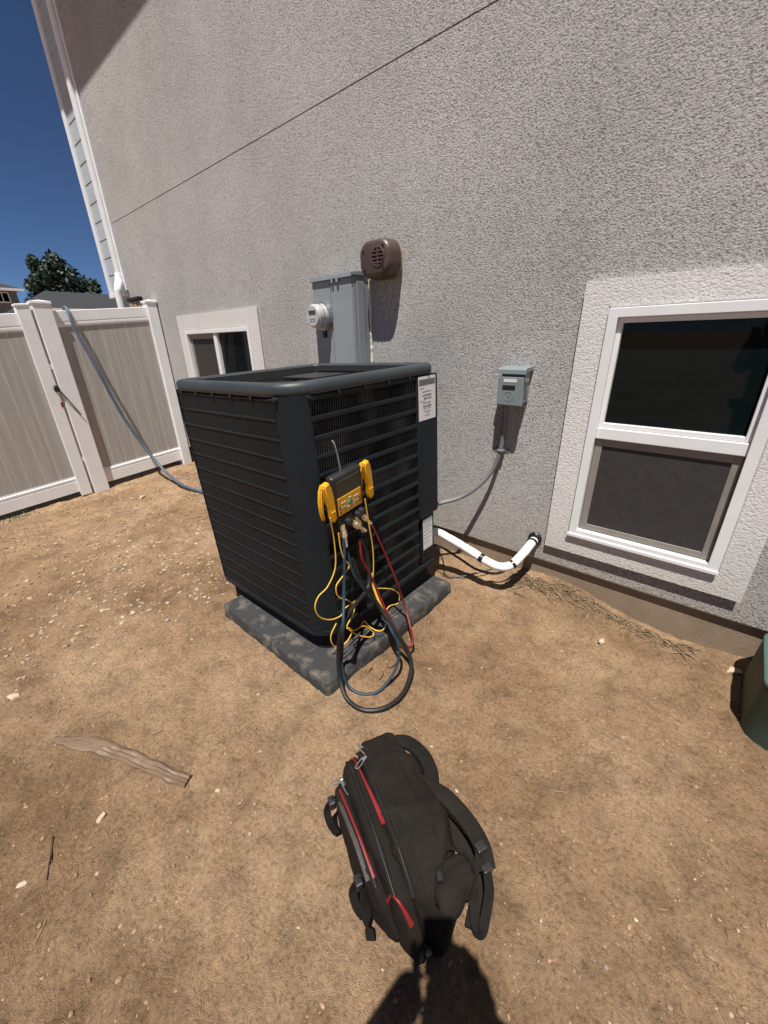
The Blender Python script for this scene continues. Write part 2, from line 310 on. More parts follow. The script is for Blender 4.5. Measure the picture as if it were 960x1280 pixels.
# ---------------------------------------------------------------- ground
def vnoise(x, y, s, seed):
    """smooth value noise on numpy arrays"""
    g = np.random.default_rng(seed).random((256, 256)); x = x * s; y = y * s
    xi = np.floor(x).astype(int); yi = np.floor(y).astype(int); fx = x - xi; fy = y - yi
    fx = fx * fx * (3 - 2 * fx); fy = fy * fy * (3 - 2 * fy)
    G = lambda a, b: g[a % 256, b % 256]
    return (G(xi, yi) * (1 - fx) + G(xi + 1, yi) * fx) * (1 - fy) + (G(xi, yi + 1) * (1 - fx) + G(xi + 1, yi + 1) * fx) * fy - 0.5
def bump2(x, y, cx, cy, sx, sy): return np.exp(-((x - cx) / sx) ** 2 - ((y - cy) / sy) ** 2)
def gz(x, y):
    x = np.asarray(x, float); y = np.asarray(y, float)
    near = np.clip(1 - (np.hypot(x + 2, y - 1) - 8) / 8, 0, 1)
    h = 0.105 * bump2(x, y, -0.55, 2.35, 0.42, 0.35) + 0.04 * bump2(x, y, -2.2, 2.4, 1.5, 0.5)
    h = h + 0.05 * bump2(x, y, 0.5, 2.35, 0.3, 0.2) - 0.11 * np.clip((-x - 4.2) / 1.2, 0, 1) * np.clip(1 - (y - 0.2) / 3.2, 0.3, 1)
    h = h - 0.04 * bump2(x, y, -5.6, 0.25, 0.28, 0.6)
    h = h + near * (0.055 * vnoise(x, y, 0.9, 1) * np.clip(np.hypot(x + 1.5, y - 1.3) - 0.6, 0, 1) + 0.022 * vnoise(x, y, 3.1, 2) + 0.013 * vnoise(x, y, 9, 3) + 0.010 * vnoise(x, y, 24, 4) + 0.008 * np.clip(vnoise(x, y, 47, 5), -0.2, 0.5))
    for fx, fy, fa, fl in FEET:
        c, s = math.cos(fa), math.sin(fa); du = (x - fx) * c + (y - fy) * s; dv = -(x - fx) * s + (y - fy) * c
        d = (np.abs(du) / fl) ** 3 + (np.abs(dv) / (0.042 - 0.012 * np.clip(-du / fl, 0, 1))) ** 3
        h = h - 0.007 * np.exp(-d ** 2) + 0.004 * np.exp(-((d - 1.7) / 0.6) ** 2) + 0.002 * np.exp(-d ** 2) * np.sin(du * 220)
    return h
FEET = [(-0.75, 1.25, 2.0, 0.135), (-0.5, 0.95, 2.3, 0.135), (-1.45, 0.35, 2.7, 0.135), (-1.9, 0.55, 2.9, 0.135), (-0.35, 1.55, 1.2, 0.13), (0.05, 1.2, 1.9, 0.13), (-2.6, 0.7, 2.6, 0.135), (-2.4, 0.25, 0.6, 0.135), (0.2, 0.75, 2.2, 0.13), (-0.95, 0.1, 2.4, 0.13)]
def gz1(x, y): return float(gz(np.array([x]), np.array([y]))[0])
def axis_vals(segs):
    out = []
    for a, b, st in segs: out += list(np.arange(a, b - 1e-9, st))
    return np.array(out + [segs[-1][1]])
gx = axis_vals([(-900, -100, 200), (-100, -20, 16), (-20, -7, 1.3), (-7, -2.7, 0.022), (-2.7, 0.9, 0.0105), (0.9, 3, 0.1), (3, 20, 1.7), (20, 100, 16), (100, 900, 200)])
gy = axis_vals([(-900, -100, 200), (-100, -10, 15), (-10, -0.8, 0.3), (-0.8, 2.42, 0.0115), (2.42, 10, 0.5), (10, 100, 15), (100, 900, 200)])
GX, GY = np.meshgrid(gx, gy, indexing='ij'); GZ = gz(GX, GY)
co = np.stack([GX, GY, GZ], -1).reshape(-1, 3); nx, ny = len(gx), len(gy)
ii, jj = np.meshgrid(np.arange(nx - 1), np.arange(ny - 1), indexing='ij'); k0 = (ii * ny + jj).ravel()
quads = np.stack([k0, k0 + ny, k0 + ny + 1, k0 + 1], -1)
def np_mesh(name, co, faces, mt, smooth=True):
    me = bpy.data.meshes.new(name); n = faces.shape[1]
    me.vertices.add(len(co)); me.vertices.foreach_set('co', co.astype(np.float32).ravel())
    me.loops.add(faces.size); me.loops.foreach_set('vertex_index', faces.astype(np.int32).ravel())
    me.polygons.add(len(faces)); me.polygons.foreach_set('loop_start', np.arange(0, faces.size, n, dtype=np.int32))
    me.polygons.foreach_set('use_smooth', np.full(len(faces), smooth)); me.update(); me.validate()
    me.materials.append(mt); return me
def np_obj(name, me):
    o = bpy.data.objects.new(name, me); C.objects.link(o); return o
tag(np_obj('ground', np_mesh('ground', co, quads, M['dirt'])), kind='structure')

# small stones strewn in the dirt, too many to count
ico = bmesh.new(); bmesh.ops.create_icosphere(ico, subdivisions=1, radius=1.0)
IV = np.array([v.co[:] for v in ico.verts]); IF = np.array([[v.index for v in f.verts] for f in ico.faces]); ico.free()
def stones(name, xs, ys, rs, flat=0.55, sink=0.1, mt='stone'):
    n = len(xs); V = IV[None] * (1 + 0.35 * (rng.random((n, 12, 1)) - 0.5))
    V = V * np.stack([rng.uniform(0.7, 1.4, n), rng.uniform(0.55, 1.0, n), np.full(n, flat) * rng.uniform(0.6, 1.2, n)], -1)[:, None, :] * rs[:, None, None]
    a = rng.uniform(0, 6.28, n); c, s = np.cos(a)[:, None], np.sin(a)[:, None]
    X = V[..., 0] * c - V[..., 1] * s + xs[:, None]; Y = V[..., 0] * s + V[..., 1] * c + ys[:, None]; Z = V[..., 2] + (gz(xs, ys) + rs * sink)[:, None]
    co = np.stack([X, Y, Z], -1).reshape(-1, 3); F = (IF[None] + (np.arange(n) * 12)[:, None, None]).reshape(-1, 3)
    return np_obj(name, np_mesh(name, co, F, M[mt], False))
def scatter(n, x0, x1, y0, y1, dens=None):
    x = rng.uniform(x0, x1, n); y = rng.uniform(y0, y1, n)
    ok = ~((x > -2.0) & (x < -1.07) & (y > 0.8) & (y < 1.86))
    if dens is not None: ok &= rng.random(n) < dens(x, y)
    return x[ok], y[ok]
xa, ya = scatter(12000, -5.6, -2.2, -0.6, 2.2, lambda x, y: np.clip(0.35 + 0.9 * vnoise(x, y, 1.6, 11), 0.1, 1) * np.clip((y + 1.3) / 2.2, 0, 1))
xb, yb = scatter(4200, -2.6, 0.9, -0.6, 2.2, lambda x, y: np.clip(0.3 + 1.2 * vnoise(x, y, 2.1, 12), 0.06, 1))
xs, ys = np.concatenate([xa, xb]), np.concatenate([ya, yb])
rs = np.concatenate([0.004 + 0.014 * rng.random(len(xa)) ** 3.5, 0.0018 + 0.008 * rng.random(len(xb)) ** 4.5])
tag(stones('gravel', xs, ys, rs), 'pale stone chips strewn over the dry dirt', 'gravel', kind='stuff')
xc, yc = scatter(9000, -2.8, 0.9, -0.6, 2.24); xd, yd = scatter(5000, -5.5, -2.8, -0.5, 2.2)
M['clod'] = mat('dirt_crumbs', (0.31, 0.20, 0.125), (0.22, 0.135, 0.08), scale=6, rough=1.0, island=0.25)
tag(stones('dirt_crumbs', np.concatenate([xc, xd]), np.concatenate([yc, yd]), np.concatenate([0.0018 + 0.006 * rng.random(len(xc)) ** 4, 0.003 + 0.010 * rng.random(len(xd)) ** 4]), 0.8, 0.2, 'clod'), 'loose crumbs of tan dirt over the yard', 'dirt crumbs', kind='stuff')
def stone(label, x, y, r, seed, flat=0.6, col='stone'):
    bm = bmesh.new(); bmesh.ops.create_icosphere(bm, subdivisions=1, radius=1.0)
    for v in bm.verts:
        d = 1 + 0.75 * noise.noise(v.co * 1.1 + Vector((seed * 3.1, 0, 0))) + 0.2 * noise.noise(v.co * 2.7 + Vector((0, seed, 0)))
        v.co = Vector((v.co.x * 1.25, v.co.y * 0.85, v.co.z * flat)) * d * r
    o = ob('stone', bm, M[col], None, False); o.location = (x, y, gz1(x, y) + r * flat * 0.35); o.rotation_euler = (0, 0, seed * 1.7)
    return tag(o, label, 'stone', 'loose stones lying in the yard')
stone('chunky tan stone alone on the dirt below the large window', -0.222, 1.966, 0.022, 1, 0.8)
stone('long pale stone lying at the foot of the foundation beside the green box', 0.315, 2.155, 0.024, 2, 0.6)
stone('pale pinkish stone just below the far end of the weathered wood strip', -1.311, -0.042, 0.014, 3)
stone('small white stone just right of the near tip of the weathered wood strip', -1.083, 0.267, 0.011, 4)
stone('rounded tan stone in the dirt before the fence panel where the hose comes down', -4.672, 1.288, 0.030, 5, 0.7)
stone('flat tan stone at the left edge of the photo on bare dirt', -2.197, -0.145, 0.022, 6, 0.4)
stone('white sharp chip of stone near the lower left corner beside a dark twig', -1.269, -0.257, 0.012, 8, 0.4)

# ---------------------------------------------------------------- house
WY = 2.25; BACK = 0.16
house = thing('house', 'two storey house with grey stucco wall, white framed windows and siding strip at the corner', 'house', (-2.5, WY, 0))
HW = Matrix.Translation((2.5, -WY, 0))           # the parts below are written in world metres
def hob(name, bm, mt, parent=house, smooth=False):
    o = ob(name, bm, mt, parent, smooth)
    if parent is house: o.location = (2.5, -WY, 0)
    return o
LWN = (-4.885, -3.565, 1.00, 1.635); RWN = (-0.545, 0.135, 0.44, 1.605)        # openings of the two windows
bm = bmesh.new(); wall_with_holes(bm, -6.295, 4.0, 0.21, 2.857, WY, [LWN, RWN], BACK); hob('stucco_wall', bm, M['stucco'])
bm = bmesh.new(); wall_with_holes(bm, -6.295, 4.0, 2.864, 5.769, WY, [], BACK); hob('stucco_wall', bm, M['stucco'])
hob('joint_strip', BX(-6.29, 3.99, WY + 0.010, WY + 0.05, 2.85, 2.87), M['void'])
hob('foundation', BX(-6.29, 3.98, WY + 0.022, WY + 0.3, -0.4, 0.205), M['concrete'])
hob('weep_screed', BX(-6.25, 3.99, WY + 0.006, WY + 0.2, 0.200, 0.208), M['galv'])
bm = bmesh.new(); box(bm, -6.9, 4.2, WY + 0.4, WY + 8, -0.4, 5.76); hob('house_core', bm, M['void'])
# eaves above the frame: they throw the shade seen at the top left
bm = bmesh.new(); box(bm, -7.5, 4.6, WY - 0.55, WY + 0.35, 5.77, 5.80); hob('soffit', bm, M['paint_white'])
hob('fascia', BX(-7.5, 4.6, WY - 0.58, WY - 0.552, 5.75, 5.95), M['paint_white'])
bm = bmesh.new(); prism(bm, [(WY - 0.62, 5.92), (WY + 4.2, 8.1), (WY + 8.5, 5.92), (WY + 8.5, 5.85), (WY - 0.62, 5.85)], 0, -7.5, 4.6); hob('roof', bm, M['shingle'])
# corner: siding planks between white trim boards, downspout
hob('corner_post', BX(-6.93, -6.28, WY + 0.03, WY + 0.35, 2.16, 5.765), M['void'])
hob('trim_board', BX(-6.985, -6.885, WY - 0.012, WY + 0.36, 2.15, 5.765, bevel=0.003), M['paint_white'])
hob('trim_board', BX(-6.52, -6.318, WY - 0.012, WY + 0.028, 2.15, 5.765, bevel=0.003), M['paint_white'])
zs_ = 2.17; k = 0
while zs_ < 5.56:
    bm = bmesh.new(); prism(bm, [(WY + 0.009, zs_), (WY + 0.029, zs_), (WY + 0.029, zs_ + 0.195), (WY + 0.014, zs_ + 0.195)], 0, -6.884, -6.521)
    hob('siding_plank', bm, M['siding']); zs_ += 0.197
hob('trim_board', BX(-6.99, -6.35, WY - 0.02, WY + 0.026, 2.10, 2.149, bevel=0.003), M['paint_white'])
bm = bmesh.new(); box(bm, -6.46, -6.37, WY - 0.048, WY - 0.014, 2.28, 5.74, bevel=0.008)
dsp = hob('downspout', bm, M['paint_white'])
bm = bmesh.new(); tube(bm, [(-6.41, WY - 0.03, 2.34), (-6.395, WY - 0.05, 2.26), (-6.33, WY - 0.10, 2.17), (-6.33, WY - 0.115, 2.06), (-6.33, WY - 0.115, 1.6), (-6.33, WY - 0.115, 0.0)], 0.045, seg=12, wob=0.0)
hob('downspout_elbow', bm, M['paint_white'], smooth=True)
hob('stone_ledge', BX(-6.27, -5.90, WY - 0.06, WY - 0.002, 2.015, 2.05, bevel=0.004), M['void'])
bm = bmesh.new()
for kk in range(3): box(bm, -6.26 + 0.12 * kk, -6.15 + 0.12 * kk, WY - 0.05 + 0.006 * kk, WY - 0.001, 1.86, 2.012, bevel=0.012)
hob('stone_veneer', bm, M['stone'])

def stucco_trim(parent, o, wdt, pr=0.024, name='stucco_trim', widths=None):
    x0, x1, z0, z1 = o; l, r_, b, t = widths or (wdt,) * 4; y0, y1 = WY - pr, WY - 0.001
    bm = bmesh.new()
    ring = [[(x0 - l, z0 - b), (x1 + r_, z0 - b), (x1 + r_, z1 + t), (x0 - l, z1 + t)], [(x0, z0), (x1, z0), (x1, z1), (x0, z1)]]
    bv = 0.007
    def loop(pts, y, d): 
        cx = (x0 + x1) / 2; cz = (z0 + z1) / 2
        return [bm.verts.new((x + math.copysign(d, x - cx), y, z + math.copysign(d, z - cz))) for x, z in pts]
    seq = [loop(ring[0], WY + 0.0, 0), loop(ring[0], y0 + bv, 0), loop(ring[0], y0, -bv), loop(ring[1], y0, bv), loop(ring[1], y0 + bv, 0), loop(ring[1], WY + 0.05, 0)]
    for a, b_ in zip(seq, seq[1:]):
        for k in range(4): bm.faces.new((a[k], a[(k + 1) % 4], b_[(k + 1) % 4], b_[k]))
    bmesh.ops.recalc_face_normals(bm, faces=bm.faces)
    return ob(name, bm, M['trim_stucco'], parent)
def frame_bm(x0, x1, z0, z1, wd, y0, y1, bevel=0.003):
    bm = bmesh.new()
    box(bm, x0, x0 + wd, y0, y1, z0, z1, bevel); box(bm, x1 - wd, x1, y0, y1, z0, z1, bevel)
    box(bm, x0 + wd - .001, x1 - wd + .001, y0 + .001, y1 - .001, z0, z0 + wd, bevel); box(bm, x0 + wd - .001, x1 - wd + .001, y0 + .001, y1 - .001, z1 - wd, z1, bevel)
    return bm
# right: single hung window, dark upper pane, insect screen below
def window_root(name, bm, label):
    o = ob(name, bm, M['window_vinyl'], house); o.location = (2.5, -WY, 0); o['label'] = label; return o
x0, x1, z0, z1 = RWN
rw = window_root('window', frame_bm(x0 + 0.001, x1 - 0.001, z0 + 0.001, z1 - 0.001, 0.042, WY - 0.036, WY + 0.05), 'large single hung window with a dark upper pane and an insect screen below')
stucco_trim(rw, RWN, 0.115, widths=(0.113, 0.108, 0.107, 0.112))
zm = 1.03
ob('meeting_rail', BX(x0 + 0.043, x1 - 0.043, WY - 0.022, WY + 0.045, zm - 0.027, zm + 0.030, bevel=0.004), M['window_vinyl'], rw)
ob('sash', frame_bm(x0 + 0.043, x1 - 0.043, zm + 0.031, z1 - 0.043, 0.022, WY - 0.012, WY + 0.044), M['window_vinyl'], rw)
ob('pane', BX(x0 + 0.06, x1 - 0.06, WY + 0.012, WY + 0.018, zm + 0.05, z1 - 0.06), M['glass'], rw)
ob('screen_frame', frame_bm(x0 + 0.046, x1 - 0.046, z0 + 0.046, zm - 0.031, 0.034, WY - 0.006, WY + 0.006), M['screen_frame'], rw)
ob('insect_screen', BX(x0 + 0.078, x1 - 0.078, WY - 0.001, WY + 0.002, z0 + 0.078, zm - 0.063), M['screen'], rw)
ob('sill', BX(x0 - 0.004, x1 + 0.004, WY - 0.043, WY - 0.034, z0 - 0.004, z0 + 0.018, bevel=0.004), M['window_vinyl'], rw)
# left: sliding window
x0, x1, z0, z1 = LWN
lw = window_root('window', frame_bm(x0 + 0.001, x1 - 0.001, z0 + 0.001, z1 - 0.001, 0.04, WY - 0.034, WY + 0.05), 'small sliding window beside the fence, seen above the air conditioner')
stucco_trim(lw, LWN, 0.135, widths=(0.135, 0.155, 0.13, 0.145))
xm = -4.235
ob('meeting_rail', BX(xm - 0.035, xm + 0.030, WY - 0.022, WY + 0.045, z0 + 0.041, z1 - 0.041, bevel=0.004), M['window_vinyl'], lw)
ob('pane', BX(xm + 0.03, x1 - 0.04, WY + 0.010, WY + 0.016, z0 + 0.04, z1 - 0.04), M['glass'], lw)
ob('screen_frame', frame_bm(x0 + 0.041, xm - 0.036, z0 + 0.041, z1 - 0.041, 0.05, WY + 0.0, WY + 0.012), M['screen_frame'], lw)
ob('insect_screen', BX(x0 + 0.09, xm - 0.08, WY + 0.004, WY + 0.007, z0 + 0.09, z1 - 0.09), M['screen'], lw)

# ---------------------------------------------------------------- fence and gate at the left
FX = -5.53
def fz(y): return 0.075 * (y - 1.2)
def slope_bm(bm):
    for v in bm.verts: v.co.z += fz(v.co.y)
    return bm
def post_bm(y0, y1, zt, x0=FX - 0.115, x1=FX + 0.028):
    bm = bmesh.new(); box(bm, x0, x1, y0, y1, -0.45, zt, bevel=0.006)
    return bm
def cap_bm(y0, y1, zt, x0=FX - 0.115, x1=FX + 0.028):
    bm = bmesh.new(); o = 0.008
    box(bm, x0 - o, x1 + o, y0 - o, y1 + o, zt - 0.005, zt + 0.02, bevel=0.004)
    vs = [bm.verts.new(p) for p in ((x0 - .004, y0 - .004, zt + .0195), (x1 + .004, y0 - .004, zt + .0195), (x1 + .004, y1 + .004, zt + .0195), (x0 - .004, y1 + .004, zt + .0195), ((x0 + x1) / 2, (y0 + y1) / 2, zt + .036))]
    for k in range(4): bm.faces.new((vs[k], vs[(k + 1) % 4], vs[4]))
    return bm
def rail_bm(y0, y1, z0, z1, groove_top=True):
    bm = bmesh.new(); xf, xb = FX - 0.012, FX - 0.065
    g = 0.006
    if groove_top:  # grooves near the lower edge of the top rail
        prof = [(xf, z1 - .004), (xf - .004, z1), (xb, z1), (xb, z0), (xf - .008, z0), (xf - .008, z0 + .014), (xf, z0 + .02), (xf, z0 + .040), (xf - g, z0 + .044), (xf - g, z0 + .052), (xf, z0 + .056)]
    else:
        prof = [(xf, z0), (xf, z1 - .056), (xf - g, z1 - .052), (xf - g, z1 - .044), (xf, z1 - .040), (xf, z1 - .02), (xf - .008, z1 - .014), (xf - .008, z1), (xb, z1), (xb, z0)]
    prism(bm, prof, 1, y0, y1)
    return slope_bm(bm)
def boards(parent, y0, y1, z0, z1, n):
    p = (y1 - y0) / n
    ob('backing', slope_bm(BX(FX - 0.046, FX - 0.0252, y0 + .001, y1 - .001, z0 + .001, z1 - .001)), M['tongue'], parent)
    for k in range(n):
        a, b = y0 + k * p, y0 + (k + 1) * p
        bm = bmesh.new()
        prism(bm, [(FX - 0.027, a + .0035), (FX - 0.0236, a + .0045), (FX - 0.0236, b - .0045), (FX - 0.027, b - .0035), (FX - 0.048, b - .0035), (FX - 0.048, a + .0035)], 2, z0, z1)
        ob('board', slope_bm(bm), M['board'], parent)
fence = thing('vinyl_fence', 'white vinyl fence panel with taupe boards between two white posts, next to the house', 'fence', (0, 0, 0))
ob('post', post_bm(1.05, 1.205, 1.905), M['vinyl'], fence); ob('post_cap', cap_bm(1.05, 1.205, 1.905), M['vinyl'], fence)
ob('post', post_bm(2.125, 2.238, 1.955), M['vinyl'], fence); ob('post_cap', cap_bm(2.125, 2.238, 1.955), M['vinyl'], fence)
ob('rail', rail_bm(1.206, 2.124, 1.685, 1.84), M['vinyl'], fence); ob('rail', rail_bm(1.206, 2.124, -0.02, 0.155, False), M['vinyl'], fence)
boards(fence, 1.207, 2.123, 0.150, 1.69, 7)
gate = thing('vinyl_gate', 'white vinyl gate with taupe wood grain boards, latched to the fence post at the left', 'gate', (0, 0, 0))
ob('stile', slope_bm(BX(FX - 0.10, FX + 0.012, 0.918, 1.028, -0.085, 1.895, bevel=0.005)), M['vinyl'], gate)
ob('stile', slope_bm(BX(FX - 0.10, FX + 0.012, -0.40, -0.29, -0.085, 1.895, bevel=0.005)), M['vinyl'], gate)
ob('rail', rail_bm(-0.289, 0.917, 1.67, 1.835), M['vinyl'], gate); ob('rail', rail_bm(-0.289, 0.917, -0.03, 0.15, False), M['vinyl'], gate)
boards(gate, -0.289, 0.917, 0.145, 1.675, 9)
ob('gate_cap', slope_bm(BX(FX - 0.105, FX + 0.018, 0.912, 1.034, 1.893, 1.915, bevel=0.006)), M['vinyl'], gate)
bm = bmesh.new(); cyl(bm, (FX + 0.012, 1.02, 1.085), (FX + 0.045, 1.02, 1.085), 0.026, seg=14); box(bm, FX + 0.012, FX + 0.03, 1.0, 1.04, 1.065, 1.125, bevel=0.008)
lat = ob('latch', bm, M['black'], gate)
bm = TUBE([(FX + 0.04, 1.025, 1.075), (FX + 0.05, 1.07, 1.00), (FX + 0.045, 1.13, 0.86), (FX + 0.04, 1.155, 0.80)], 0.006, seg=6); ob('pull_cord', bm, M['black'], lat)
ob('release_tab', BX(FX + 0.012, FX + 0.02, 1.012, 1.032, 0.90, 0.95), M['red'], lat)
for zz in (1.30, 0.30): ob('bracket', slope_bm(BX(FX - 0.03, FX + 0.002, 1.029, 1.049, zz, zz + 0.05)), M['vinyl'], gate)

hosep = [(-5.70, 1.325, 1.60), (-5.645, 1.33, 1.80), (-5.60, 1.332, 1.868), (-5.55, 1.335, 1.876), (-5.50, 1.337, 1.82), (-5.465, 1.342, 1.66), (-5.40, 1.414, 1.26), (-5.36, 1.515, 0.76), (-5.27, 1.63, 0.36), (-5.05, 1.70, 0.10), (-4.62, 1.69, 0.022), (-4.2, 1.72, 0.015), (-3.7, 1.82, 0.02), (-3.0, 1.9, 0.03), (-2.6, 1.98, 0.03)]
tag(ob('drain_hose', TUBE(hosep, 0.0170, seg=12, n=10), M['hose_blue_grey'], None, True), 'blue grey hose draped over the fence top rail and down to the ground', 'hose')

# ---------------------------------------------------------------- air conditioner
AX0, AX1, AY0, AY1, AZ0, AZ1 = -2.125, -1.184, 0.90, 1.841, 0.185, 1.318
pad = thing('equipment_pad', 'dark grey dusty plastic pad under the air conditioner', 'pad', (-1.54, 1.32, 0))
bm = bmesh.new()
pr = [(-0.06, -0.03), (0.0, -0.03), (0.003, 0.02), (0.000, 0.072), (-0.004, 0.080), (-0.012, 0.084), (-0.09, 0.081)]
L_ = sweep_rrect(bm, -2.005 + 1.54, -1.075 + 1.54, 0.80 - 1.32, 1.85 - 1.32, 0.022, pr, seg=6)
bm.faces.new(L_[-1])
for v in bm.verts: v.co += Vector((noise.noise(v.co * 9), noise.noise(v.co * 9 + Vector((5, 0, 0))), 0.5 * noise.noise(v.co * 14))) * 0.004
o = ob('pad_slab', bm, M['pad'], pad, True)
ac = thing('air_conditioner', 'dark slate outdoor air conditioner with louvered sides standing on a grey pad', 'air conditioner', (-1.65, 1.36, 0.08))
ac.rotation_euler = (0.026, -0.025, 0)          # it has settled a little out of level
ACO = Vector((1.65, -1.36, -0.08))
def aob(name, bm, mt, parent=None, smooth=False):
    o = ob(name, bm, mt, parent or ac, smooth)
    if parent is None: o.location = ACO
    return o
bm = bmesh.new(); sweep_rrect(bm, AX0, AX1, AY0, AY1, (0.07, 0.07, 0.06, 0.13), [(-0.030, 0.060), (-0.030, 0.10), (-0.034, 0.178), (-0.06, 0.184)], seg=10); aob('base_tray', bm, M['void'], smooth=True)
bm = bmesh.new(); L_ = sweep_rrect(bm, AX0, AX1, AY0, AY1, (0.05, 0.05, 0.035, 0.125), [(-0.09, 0.180), (-0.012, 0.182), (-0.003, 0.186), (0.003, 0.190), (0.003, 0.214), (-0.010, 0.216)], seg=8)
bm.faces.new(list(reversed(L_[0]))); aob('base_pan', bm, M['slate'], smooth=True)
bm = bmesh.new(); L_ = sweep_rrect(bm, AX0, AX1, AY0, AY1, (0.06, 0.06, 0.04, 0.14), [(-0.03, 0.19), (-0.024, 0.20), (-0.024, AZ1), (-0.20, AZ1 + 0.002)], seg=6)
for v in bm.verts: v.co += Vector((1, 0, 0)) * 0.004 * noise.noise(v.co * 6)
aob('coil', bm, M['coil'], smooth=True)
# corner panels wrap the four rounded corners
def corner(cx, cy, sx, sy, lx, ly, name='corner_panel'):
    """softly chamfered panel: corner at (cx,cy), pointing outwards along (sx,sy)"""
    bm = bmesh.new(); pts = [(cx - sx * lx, cy - sy * 0.07)]
    for k in range(13):
        a = R(90 * k / 12); pts.append((cx - sx * lx * (1 - math.sin(a) ** (2 / 1.35)), cy - sy * ly * (1 - math.cos(a) ** (2 / 1.35) if k < 12 else 1)))
    pts.append((cx - sx * 0.025, cy - sy * ly))
    rings = [[bm.verts.new((x, y, z)) for x, y in pts] for z in (0.217, 0.6, 1.0, AZ1 - 0.004)]
    for a, b in zip(rings, rings[1:]):
        for k in range(len(pts) - 1): bm.faces.new((a[k], a[k + 1], b[k + 1], b[k]))
    bmesh.ops.recalc_face_normals(bm, faces=bm.faces)
    if sum((f.normal.x * sx + f.normal.y * sy) for f in bm.faces) < 0: bmesh.ops.reverse_faces(bm, faces=bm.faces)
    return aob(name, bm, M['slate'], smooth=True)
corner(AX1, AY0, 1, -1, 0.088, 0.098); corner(AX0 - 0.004, AY0 - 0.0045, -1, -1, 0.032, 0.032); corner(AX0 - 0.004, AY1, -1, 1, 0.06, 0.06)
# service panel: upper control box stands proud, lower part set back
YS = 1.668
bm = bmesh.new(); box(bm, AX1 - 0.10, AX1 + 0.006, YS, AY1 + 0.012, 0.53, AZ1 - 0.008, bevel=0.010, seg=3); sp_ = aob('service_panel', bm, M['slate'], smooth=True)
bm = bmesh.new(); box(bm, AX1 - 0.10, AX1 - 0.004, YS + 0.03, AY1 - 0.02, 0.217, 0.529, bevel=0.008, seg=3); lp_ = aob('access_panel', bm, M['slate'], smooth=True)
def sticker(parent, y0, y1, z0, z1, x, header, lines):
    bm = bmesh.new(); box(bm, x, x + 0.0012, y0, y1, z0, z1); st = ob('sticker', bm, M['paper'], parent)
    bm = bmesh.new(); W_ = y1 - y0
    if header: box(bm, x + .0005, x + 0.0018, y0 + 0.03 * W_, y1 - 0.03 * W_, z1 - 0.042, z1 - 0.014)
    rr = random.Random(5)
    for a, b, z, h in lines:
        y = y0 + a * W_
        while y < y0 + b * W_:
            l = rr.uniform(0.05, 0.16) * W_; box(bm, x + .0005, x + 0.0016, y, min(y + l, y0 + b * W_), z1 - z - h, z1 - z); y += l + 0.03 * W_
    ob('print', bm, M['ink'], st)['kind'] = 'stuff'
    return st
s1 = sticker(sp_, 1.680, 1.828, 1.085, 1.302, AX1 + 0.0062, True, [(.1, .3, .055, .004), (.22, .75, .072, .005), (.22, .75, .088, .009), (.3, .75, .104, .009), (.1, .35, .118, .004), (.25, .7, .128, .005), (.25, .75, .142, .009), (.25, .7, .156, .004), (.3, .7, .170, .004), (.4, .62, .180, .004), (.35, .66, .192, .004)])
s2 = sticker(lp_, 1.708, 1.80, 0.312, 0.51, AX1 - 0.0038, False, [(.1, .9, .02, .006), (.1, .8, .04, .004), (.1, .9, .055, .004), (.1, .7, .075, .004), (.1, .9, .10, .004), (.1, .9, .125, .004), (.1, .6, .15, .004)])
# louver bars: 14 rows on every side
ROWS = 14; ZB, ZT = 0.222, AZ1 - 0.012; PT = (ZT - ZB) / ROWS
def bar(axis, at, sgn, a, b, z):
    bm = bmesh.new()
    pf = [(-0.014, z + 0.002), (0.0000, z + 0.001), (0.0012, z - 0.003), (0.0012, z - 0.015), (0.0000, z - 0.018), (-0.014, z - 0.019)]
    if axis == 0: pf = [(-0.014, z + 0.002), (0.0000, z + 0.001), (0.0030, z - 0.002), (0.0030, z - 0.005), (0.0000, z - 0.009), (-0.014, z - 0.010)]
    N = 9; rg = []
    for i in range(N + 1):      # hand pressed thin metal: each bar waves a little
        t = a + (b - a) * i / N; q = 0.0022 * noise.noise(Vector((t * 5.5, z * 7, at * 3))) if 0 < i < N else 0.0
        rg.append([bm.verts.new((t, at + sgn * d, zz + q) if axis == 0 else (at + sgn * d, t, zz + q)) for d, zz in pf])
    for u_, v_ in zip(rg, rg[1:]):
        for k in range(len(pf)): bm.faces.new((u_[k], u_[(k + 1) % len(pf)], v_[(k + 1) % len(pf)], v_[k]))
    bm.faces.new(rg[0]); bm.faces.new(list(reversed(rg[-1]))); bmesh.ops.recalc_face_normals(bm, faces=bm.faces)
    return aob('louver', bm, M['slate'])
faces = [(0, AY0, -1, AX0 + 0.026, AX1 - 0.089), (1, AX1, 1, AY0 + 0.099, YS - 0.001), (0, AY1, 1, AX0 + 0.05, AX1 - 0.10), (1, AX0, -1, AY0 + 0.06, AY1 - 0.06)]
